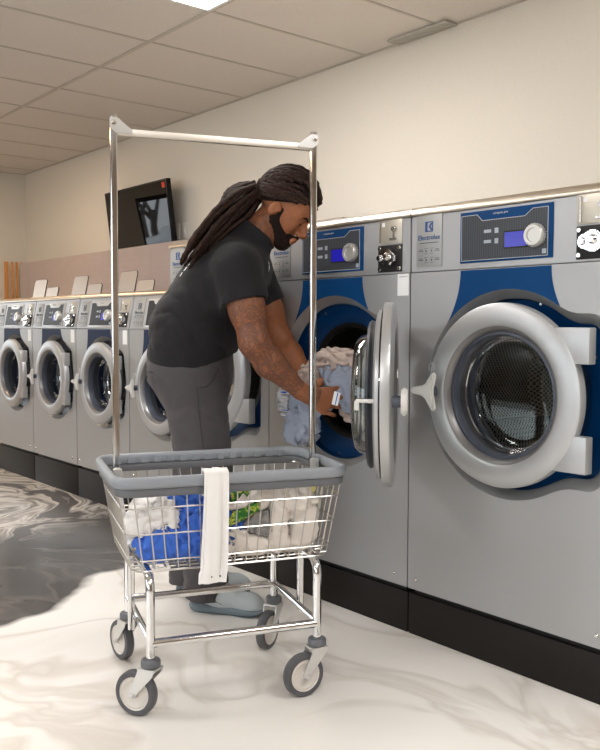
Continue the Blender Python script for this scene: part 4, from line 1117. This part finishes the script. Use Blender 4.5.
def catmull(P, m=6):
    P = [np.array(p, float) for p in P]; P = [2*P[0]-P[1]]+P+[2*P[-1]-P[-2]]; out = []
    for i in range(1, len(P)-2):
        for q in range(m):
            t = q/m; a, b_, c, d = P[i-1:i+3]
            out.append(.5*((2*b_)+(-a+c)*t+(2*a-5*b_+4*c-d)*t*t+(-a+3*b_-3*c+d)*t**3))
    out.append(P[-2]); return out
for row, (zz, n) in enumerate(((0, 19), (1, 15), (2, 12), (3, 8))):
    for i in range(n):
        u = -1+2*i/(n-1)+rnd.uniform(-.045, .045)
        ph = u*(1.72-.12*row)
        # hairline: forward over the brow, dropping behind the ears; further rows start higher up
        hxl = .085*math.cos(ph)-.018; hyl = .076*math.sin(ph); hzl = .030+.66*hxl-.15*abs(hyl)+.004+row*.030+rnd.uniform(-.006, .012)
        dv = np.array((hxl, hyl, hzl))-CC; dv[0] -= row*.012
        d1 = tie-CC; d1 = d1+np.array((0, rnd.uniform(-.035, .035), rnd.uniform(-.03, .03)))
        P = []
        for q in range(9):
            t = q/8; dd = dv/np.linalg.norm(dv)*(1-t)+d1/np.linalg.norm(d1)*t
            P.append(hp(*scalp(dd, .003+.006*math.sin(PI*min(t*1.2, 1))+.001*row+.014*max(0, math.cos(ph))*(1-t)**2+rnd.uniform(0, .004))))
        pts = catmull(P, 3); b.tube(pts, .0066, 7, radii=bumpy(pts, .0076))
tails = [np.array(L3(*p)) for p in ((.150, .055, 1.572), (.084, .075, 1.518), (.012, .100, 1.443), (-.040, .122, 1.372), (-.082, .134, 1.312))]
for i in range(46):
    ang = rnd.uniform(0, 2*PI); rr = math.sqrt(rnd.random()); P = []
    cut = rnd.choice((3.3, 3.7, 4.0, 4.0, 4.2)); spread = (.030, .056, .062, .056, .048)
    for j, c in enumerate(tails):
        d = (tails[min(j+1, 4)]-tails[max(j-1, 0)]); d /= np.linalg.norm(d)
        s1_ = np.cross(d, (0, 1, 0)); s1_ /= np.linalg.norm(s1_); s2_ = np.cross(s1_, d)
        k1 = rr*math.cos(ang)*spread[j]+rnd.uniform(-.008, .008); k2 = rr*math.sin(ang)*spread[j]*1.5+rnd.uniform(-.010, .010)
        P.append(c+s1_*k1*(1 if j < 2 else .8)+s2_*k2)
    if cut > 4: P.append(P[-1]+np.array((-.02, rnd.uniform(-.02, .02), -.035)))
    elif cut < 3.5: P = P[:4]
    elif cut < 3.9: P[-1] = P[-2]*.5+P[-1]*.5
    pts = catmull(P, 6); b.tube(pts, .0075, 7, radii=bumpy(pts, .0080, True))
# a few that bow out above the rest, and the wrap round the bundle
for k in range(3):
    P = [L3(.145, .05+.012*k, 1.602), L3(.085, .055+.012*k, 1.598-.008*k), L3(.040, .06+.012*k, 1.572-.01*k), L3(.022, .07, 1.535), L3(.0, .09, 1.475)]
    pts = catmull(P, 6); b.tube(pts, .007, 7, radii=bumpy(pts, .0068))
for k in range(3):
    pts = [np.array(tails[0])+np.array((.004+.010*k, 0, 0))+np.array((.35*.034*math.cos(a), .046*math.sin(a), .040*math.cos(a))) for a in [i*2*PI/14 for i in range(15)]]
    b.tube(pts, .007, 7)
lo = b.build('locs', M['hair'], hair, angle=80); lo['kind'] = 'stuff'
MB().lathe([(.0045, -.004), (.0065, -.003), (.0065, .003), (.0045, .004)], 12, Matrix.Translation(Vector(hp(-.006, -.092, .036)))).build('bead', M['bead'], hair)

# t-shirt
g = Grid((-.36, -.40, .86), (.30, .40, 1.46), .005)
for (a, ra), (b_, rb) in zip(TORSO, TORSO[1:]): g.cone(a, b_, ra, rb, .04, sc=(1, .74, 1))
for s in (SHN, SHF): g.cone(L3(.05, .02, 1.315), s+np.array((-.005, 0, .0)), .082, .078, .05)
g.cone(L3(.105, .09, 1.285), L3(.105, -.05, 1.285), .085, .085, .06)
g.cone(L3(.06, .03, 1.33), L3(.150, .045, 1.415), .092, .078, .03)
for S_, E_ in ((SHN, ELN), (SHF, ELF)):
    q = Grid((-.36, -.40, .86), (.30, .40, 1.46), .005); d = (E_-S_)/np.linalg.norm(E_-S_); e = S_+d*.125; e0 = S_-d*.0
    q.cone(e0, e+d*.03, .082, .086, .0)
    X, Y, Z = q.axes(); q.F = np.maximum(q.F, (X-e[0])*d[0]+(Y-e[1])*d[1]+(Z-e[2])*d[2]).astype(np.float32)
    q.cone(S_+d*.11, e+d*.06, .069, .069, .002, 'sub')
    g.F = smin(g.F, q.F, .03)
X, Y, Z = g.axes()
n = np.abs(g.F) < .05; a, b_, c = (v[n] for v in np.broadcast_arrays(X, Y, Z))
w_ = np.clip((1.30-c)/.1, .25, 1)*np.clip((c-.93)/.06, .2, 1)*np.where((a > .06) & (np.abs(b_) > .12), .25, 1)
g.F[n] -= (w_*(.0055*folds(a, b_, c, 20, ((.8, .15, 1.0), (-.25, .15, 1.1)), 31, .55)+.0025*folds(a, b_, c, 48, ((.7, .3, .8),), 37, .6))).astype(np.float32)
g.F = np.maximum(g.F, (.957+.15*Y+.02*np.sin(X*14))-Z)             # hem, lower on his right side
g.F = np.maximum(g.F, (Z-1.437)+.75*(X-.150))                       # neckline
g.F = g.F.astype(np.float32)
g.cone(L3(.125, .040, 1.385), L3(.195, .05, 1.455), .068, .067, .002, 'sub')
shirt = g.mesh('t_shirt', M['shirt'], man, 1)
# ribbed collar and hem seams follow the cloth
b = MB(); d = np.array(L3(.6, .05, .8))/np.linalg.norm(L3(.6, .05, .8)); c0 = L3(.140, .042, 1.405)
s1_ = np.cross(d, (0, 1, 0)); s1_ /= np.linalg.norm(s1_); s2_ = np.cross(s1_, d)
b.tube([c0+(s1_*math.cos(t)*.075+s2_*math.sin(t)*.075)+d*.006 for t in [i*2*PI/40 for i in range(40)]], .0075, 8, closed=True)
b.build('collar', M['shirt'], shirt)
bv = BVHTree.FromPolygons([v.co[:] for v in shirt.data.vertices], [p_.vertices[:] for p_ in shirt.data.polygons])
def decal(polys, origin, ax, ay, push=.0015):
    bm_ = bmesh.new()
    for poly in polys:
        vs = []
        for u, v in poly:
            p_ = np.array(origin)+np.array(ax)*u+np.array(ay)*v
            co_, no_, *_ = bv.find_nearest(Vector(p_)); vs.append(bm_.verts.new(co_+no_*push))
        f_ = bm_.faces.new(vs)
    bmesh.ops.recalc_face_normals(bm_, faces=bm_.faces[:])
    bmesh.ops.solidify(bm_, geom=bm_.faces[:], thickness=.001)
    mb = MB(); mb.bm.free(); mb.bm = bm_; return mb
PR = mat('white_shirt_print', rgb(226, 226, 226), .7)
decal([[(-.013, -.002), (-.004, .004), (-.001, .016), (.005, .005), (.014, .001), (.006, -.005), (.004, -.016), (-.003, -.006)], [(.010, .012), (.018, .014), (.016, .020)]],
      L3(.195, .085, 1.288), (.2, -.9, 0), (0, 0, 1)).build('chest_print', PR, shirt, smooth=False)
decal([[(-.012, -.014), (-.002, -.018), (.001, -.002), (-.008, .004)], [(.004, .004), (.014, .0), (.018, .018), (.010, .026)], [(.018, .028), (.026, .026), (.028, .036)]],
      L3(-.112, .150, 1.268), (.9, .0, .3), (-.2, 0, 1)).build('shoulder_print', PR, shirt, smooth=False)

# trousers
g = Grid((-.36, -.36, .02), (.22, .34, 1.03), .0058)
g.cone(L3(-.105, 0, .995), L3(-.108, 0, .92), .150, .154, .03, sc=(1, .76, 1)); g.cone(L3(-.125, 0, .90), L3(-.110, 0, .85), .146, .12, .05, sc=(1, .76, 1))
for Lg, r in ((LEGN, (.118, .094, .078)), (LEGF, (.116, .092, .078))): g.cone(Lg[0], Lg[1], r[0], r[1], .05); g.cone(Lg[1], Lg[2], r[1], r[2], .03)
X, Y, Z = g.axes(); n = np.abs(g.F) < .05; a, b_, c = (v[n] for v in np.broadcast_arrays(X, Y, Z))
w_ = .5+np.clip((.85-c)/.3, 0, .6)+np.clip((.2-c)/.1, 0, .8)
g.F[n] -= (w_*(.007*folds(a, b_, c, 18, ((.7, .3, .8), (-.6, .3, .9)), 51, .6)+.002*folds(a, b_, c, 45, ((.3, .3, .9),), 57, .8))).astype(np.float32)
g.F = np.maximum(np.maximum(g.F, .048-Z), Z-1.01).astype(np.float32)
tr = g.mesh('trousers', M['trousers'], man, 1)
bv = BVHTree.FromPolygons([v.co[:] for v in tr.data.vertices], [p_.vertices[:] for p_ in tr.data.polygons])
def seam(pts, name, r=.0022, m=M['shoedark']):
    out = []
    for p_ in catmull(pts, 8):
        co_, no_, *_ = bv.find_nearest(Vector(p_)); out.append(co_+no_*.0004)
    MB().tube(out, r, 6).build(name, m, tr)
seam([L3(.045, .16, .925), L3(.02, .185, .88), L3(-.015, .19, .855), L3(-.045, .195, .85)], 'pocket_seam')
seam([L3(-.05, .2, .85), L3(-.035, .2, .70), L3(-.02, .19, .55), L3(-.03, .17, .3), L3(-.04, .16, .09)], 'side_seam', .0016)
seam([L3(-.18, .14, .905), L3(-.22, .10, .90), L3(-.245, .05, .895)], 'back_pocket_seam')
co_, no_, *_ = bv.find_nearest(Vector(L3(-.23, .09, .885)))
MB().lathe([(0, -.004), (.006, -.003), (.008, 0), (.008, .002), (0, .003)], 12, Matrix.Translation(co_) @ no_.to_track_quat('-Y', 'Z').to_matrix().to_4x4()).build('pocket_button', M['gap'], tr)

# shoes
def shoe(heel, toe):
    d = Vector((toe[0]-heel[0], toe[1]-heel[1], 0)); L = d.length; an = math.atan2(d.y, d.x)
    TS = Matrix.Translation((heel[0], heel[1], 0)) @ Matrix.Rotation(an, 4, 'Z')
    k = L/.31
    def tf(o): o.data.transform(TS); return o
    g = Grid((-.02, -.08, -.01), (.34, .08, .17), .0042)
    g.cone((.045*k, 0, .050), (.13*k, 0, .052), .043, .044, .02); g.cone((.13*k, 0, .05), (.245*k, .004, .036), .045, .043, .03); g.cone((.245*k, .004, .033), (.268*k, .0, .030), .040, .034, .02)
    g.cone((.052*k, 0, .06), (.062*k, 0, .112), .040, .041, .02); g.cone((.08*k, 0, .09), (.165*k, 0, .062), .036, .036, .02)
    X, Y, Z = g.axes(); g.F = np.maximum(np.maximum(g.F, .022-Z), (Z-.112)-.25*(.05-X)*0).astype(np.float32)
    g.cone((.055*k, 0, .10), (.064*k, 0, .16), .031, .034, .003, 'sub')
    up_ = tf(g.mesh('shoe', M['shoe'], man, 1))
    g = Grid((-.03, -.09, -.01), (.35, .09, .08), .0042)
    g.cone((.048*k, 0, .018), (.13*k, .002, .018), .053, .047, .02, sc=(1, 1, 1.6)); g.cone((.13*k, .002, .018), (.255*k, .004, .020), .047, .054, .02, sc=(1, 1, 1.6))
    X, Y, Z = g.axes(); top = .036+.012*np.cos(X/L*PI)+.008*np.clip((X-.22)/.09, 0, 1)
    bot = .0005+.030*np.clip((X-.22*k)/(.10*k), 0, 1)**2+.014*np.clip((.05-X)/.06, 0, 1)**2
    g.F = np.maximum(np.maximum(g.F, Z-top), bot-Z).astype(np.float32)
    tf(g.mesh('sole', M['sole'], up_, 1))
    b = MB()
    for i in range(5):
        x = (.118+.019*i)*k; zt = .096-.0075*i
        b.tube([(x, -.030, zt-.016), (x+.003, -.016, zt+.001), (x, 0, zt+.004), (x-.003, .016, zt+.001), (x, .030, zt-.016)], .0032, 6)
    for s in (-1, 1): b.tube([(.118*k, 0, .103), (.108*k, s*.02, .117), (.118*k, s*.032, .106), (.125*k, s*.022, .092)], .0026, 6)
    tf(b.build('lace', M['lace'], up_))
    tf(MB().lathe([(.040, -.005), (.0445, -.002), (.0435, .006), (.038, .010), (.034, .004)], 28, Matrix.Translation((.060*k, 0, .113)) @ Matrix.Rotation(PI/2, 4, 'X')).build('ankle_collar', M['shoedark'], up_))
    b2 = BVHTree.FromPolygons([v.co[:] for v in up_.data.vertices], [p_.vertices[:] for p_ in up_.data.polygons])
    b = MB(); 
    for poly in ([(.085, .050), (.112, .078), (.108, .062), (.150, .044)], [(.108, .045), (.128, .052), (.155, .040)]):
        vs = []
        for u, v in poly:
            co_, no_, *_ = b2.find_nearest(TS @ Vector((u*k, -.06, v))); vs.append(b.bm.verts.new(co_+no_*.0012))
        b.bm.faces.new(vs)
    bmesh.ops.solidify(b.bm, geom=b.bm.faces[:], thickness=.001)
    b.build('side_mark', M['gap'], up_, smooth=False)
shoe(L3(-.099, .067, 0), L3(.200, .150, 0)); shoe(L3(-.196, -.11, 0), L3(.112, -.117, 0))

# ------------------------------------------------------------------ laundry in his hands
ID = Matrix.Identity(4)
HK = ((-2.66, 1.93, .56), (-2.08, 2.42, 1.04), .0055)
WLD = Matrix.Translation((PX, PY, 0)) @ Matrix.Rotation(PTH, 4, 'Z')
crumple('shirt', 'bunched pale blue grey shirt gripped in his hand and hanging down', 'shirt', M['paleblue'], [((-2.37, 2.10, .90), (-2.25, 2.17, .875), .030, .045), ((-2.24, 2.15, .86), (-2.24, 2.20, .78), .045, .045), ((-2.36, 2.11, .86), (-2.30, 2.14, .80), .040, .04), ((-2.40, 2.10, .79), (-2.47, 2.06, .78), .035, .038), ((-2.485, 2.055, .79), (-2.50, 2.05, .665), .034, .042), ((-2.44, 2.06, .77), (-2.435, 2.055, .68), .034, .036)], seed=61, freq=62, amp=.018, place=ID, k=.025, space=HK, dirs=((.9, .5, .15), (-.7, .8, .3)), warp=.8)
crumple('shirt', 'bunched pinkish beige shirt being pushed into the open drum', 'shirt', M['beigecloth'], [((-2.46, 2.08, .885), (-2.38, 2.12, .935), .035, .045), ((-2.38, 2.12, .93), (-2.25, 2.20, .925), .050, .050), ((-2.30, 2.20, .92), (-2.30, 2.34, .86), .055, .07), ((-2.33, 2.18, .76), (-2.22, 2.22, .73), .04, .045), ((-2.30, 2.22, .85), (-2.28, 2.24, .76), .06, .05), ((-2.43, 2.09, .86), (-2.47, 2.07, .83), .04, .025)], seed=67, freq=75, amp=.018, place=ID, k=.025, space=HK, dirs=((.25, .3, 1.), (-.5, .6, .8)), warp=1.1)
crumple('cloth', 'grey and white cloth with short blue dashes hanging below his far wrist', 'cloth', M['dash'], [((-2.575, 2.06, .80), (-2.565, 2.06, .755), .032, .036), ((-2.52, 2.10, .82), (-2.575, 2.065, .80), .03, .03)], seed=71, freq=80, amp=.009, place=ID, space=HK)
tg = MB(); tg.box(-.012, .012, -.0015, .0015, -.026, .022, Matrix.Rotation(.12, 4, 'Y'), bev=.0008)
t_ = tg.build('garment_tag', M['white'], None); t_.location = (-2.258, 2.035, .815); t_.rotation_euler = (0, .1, .55)
tag(t_, 'small white cloth tag with one blue stripe beside his right fingers', 'tag')
MB().box(.0005, .0035, -.0022, .0022, -.024, .020, Matrix.Rotation(.12, 4, 'Y')).build('stripe', M['bluestripe'], t_, smooth=False)
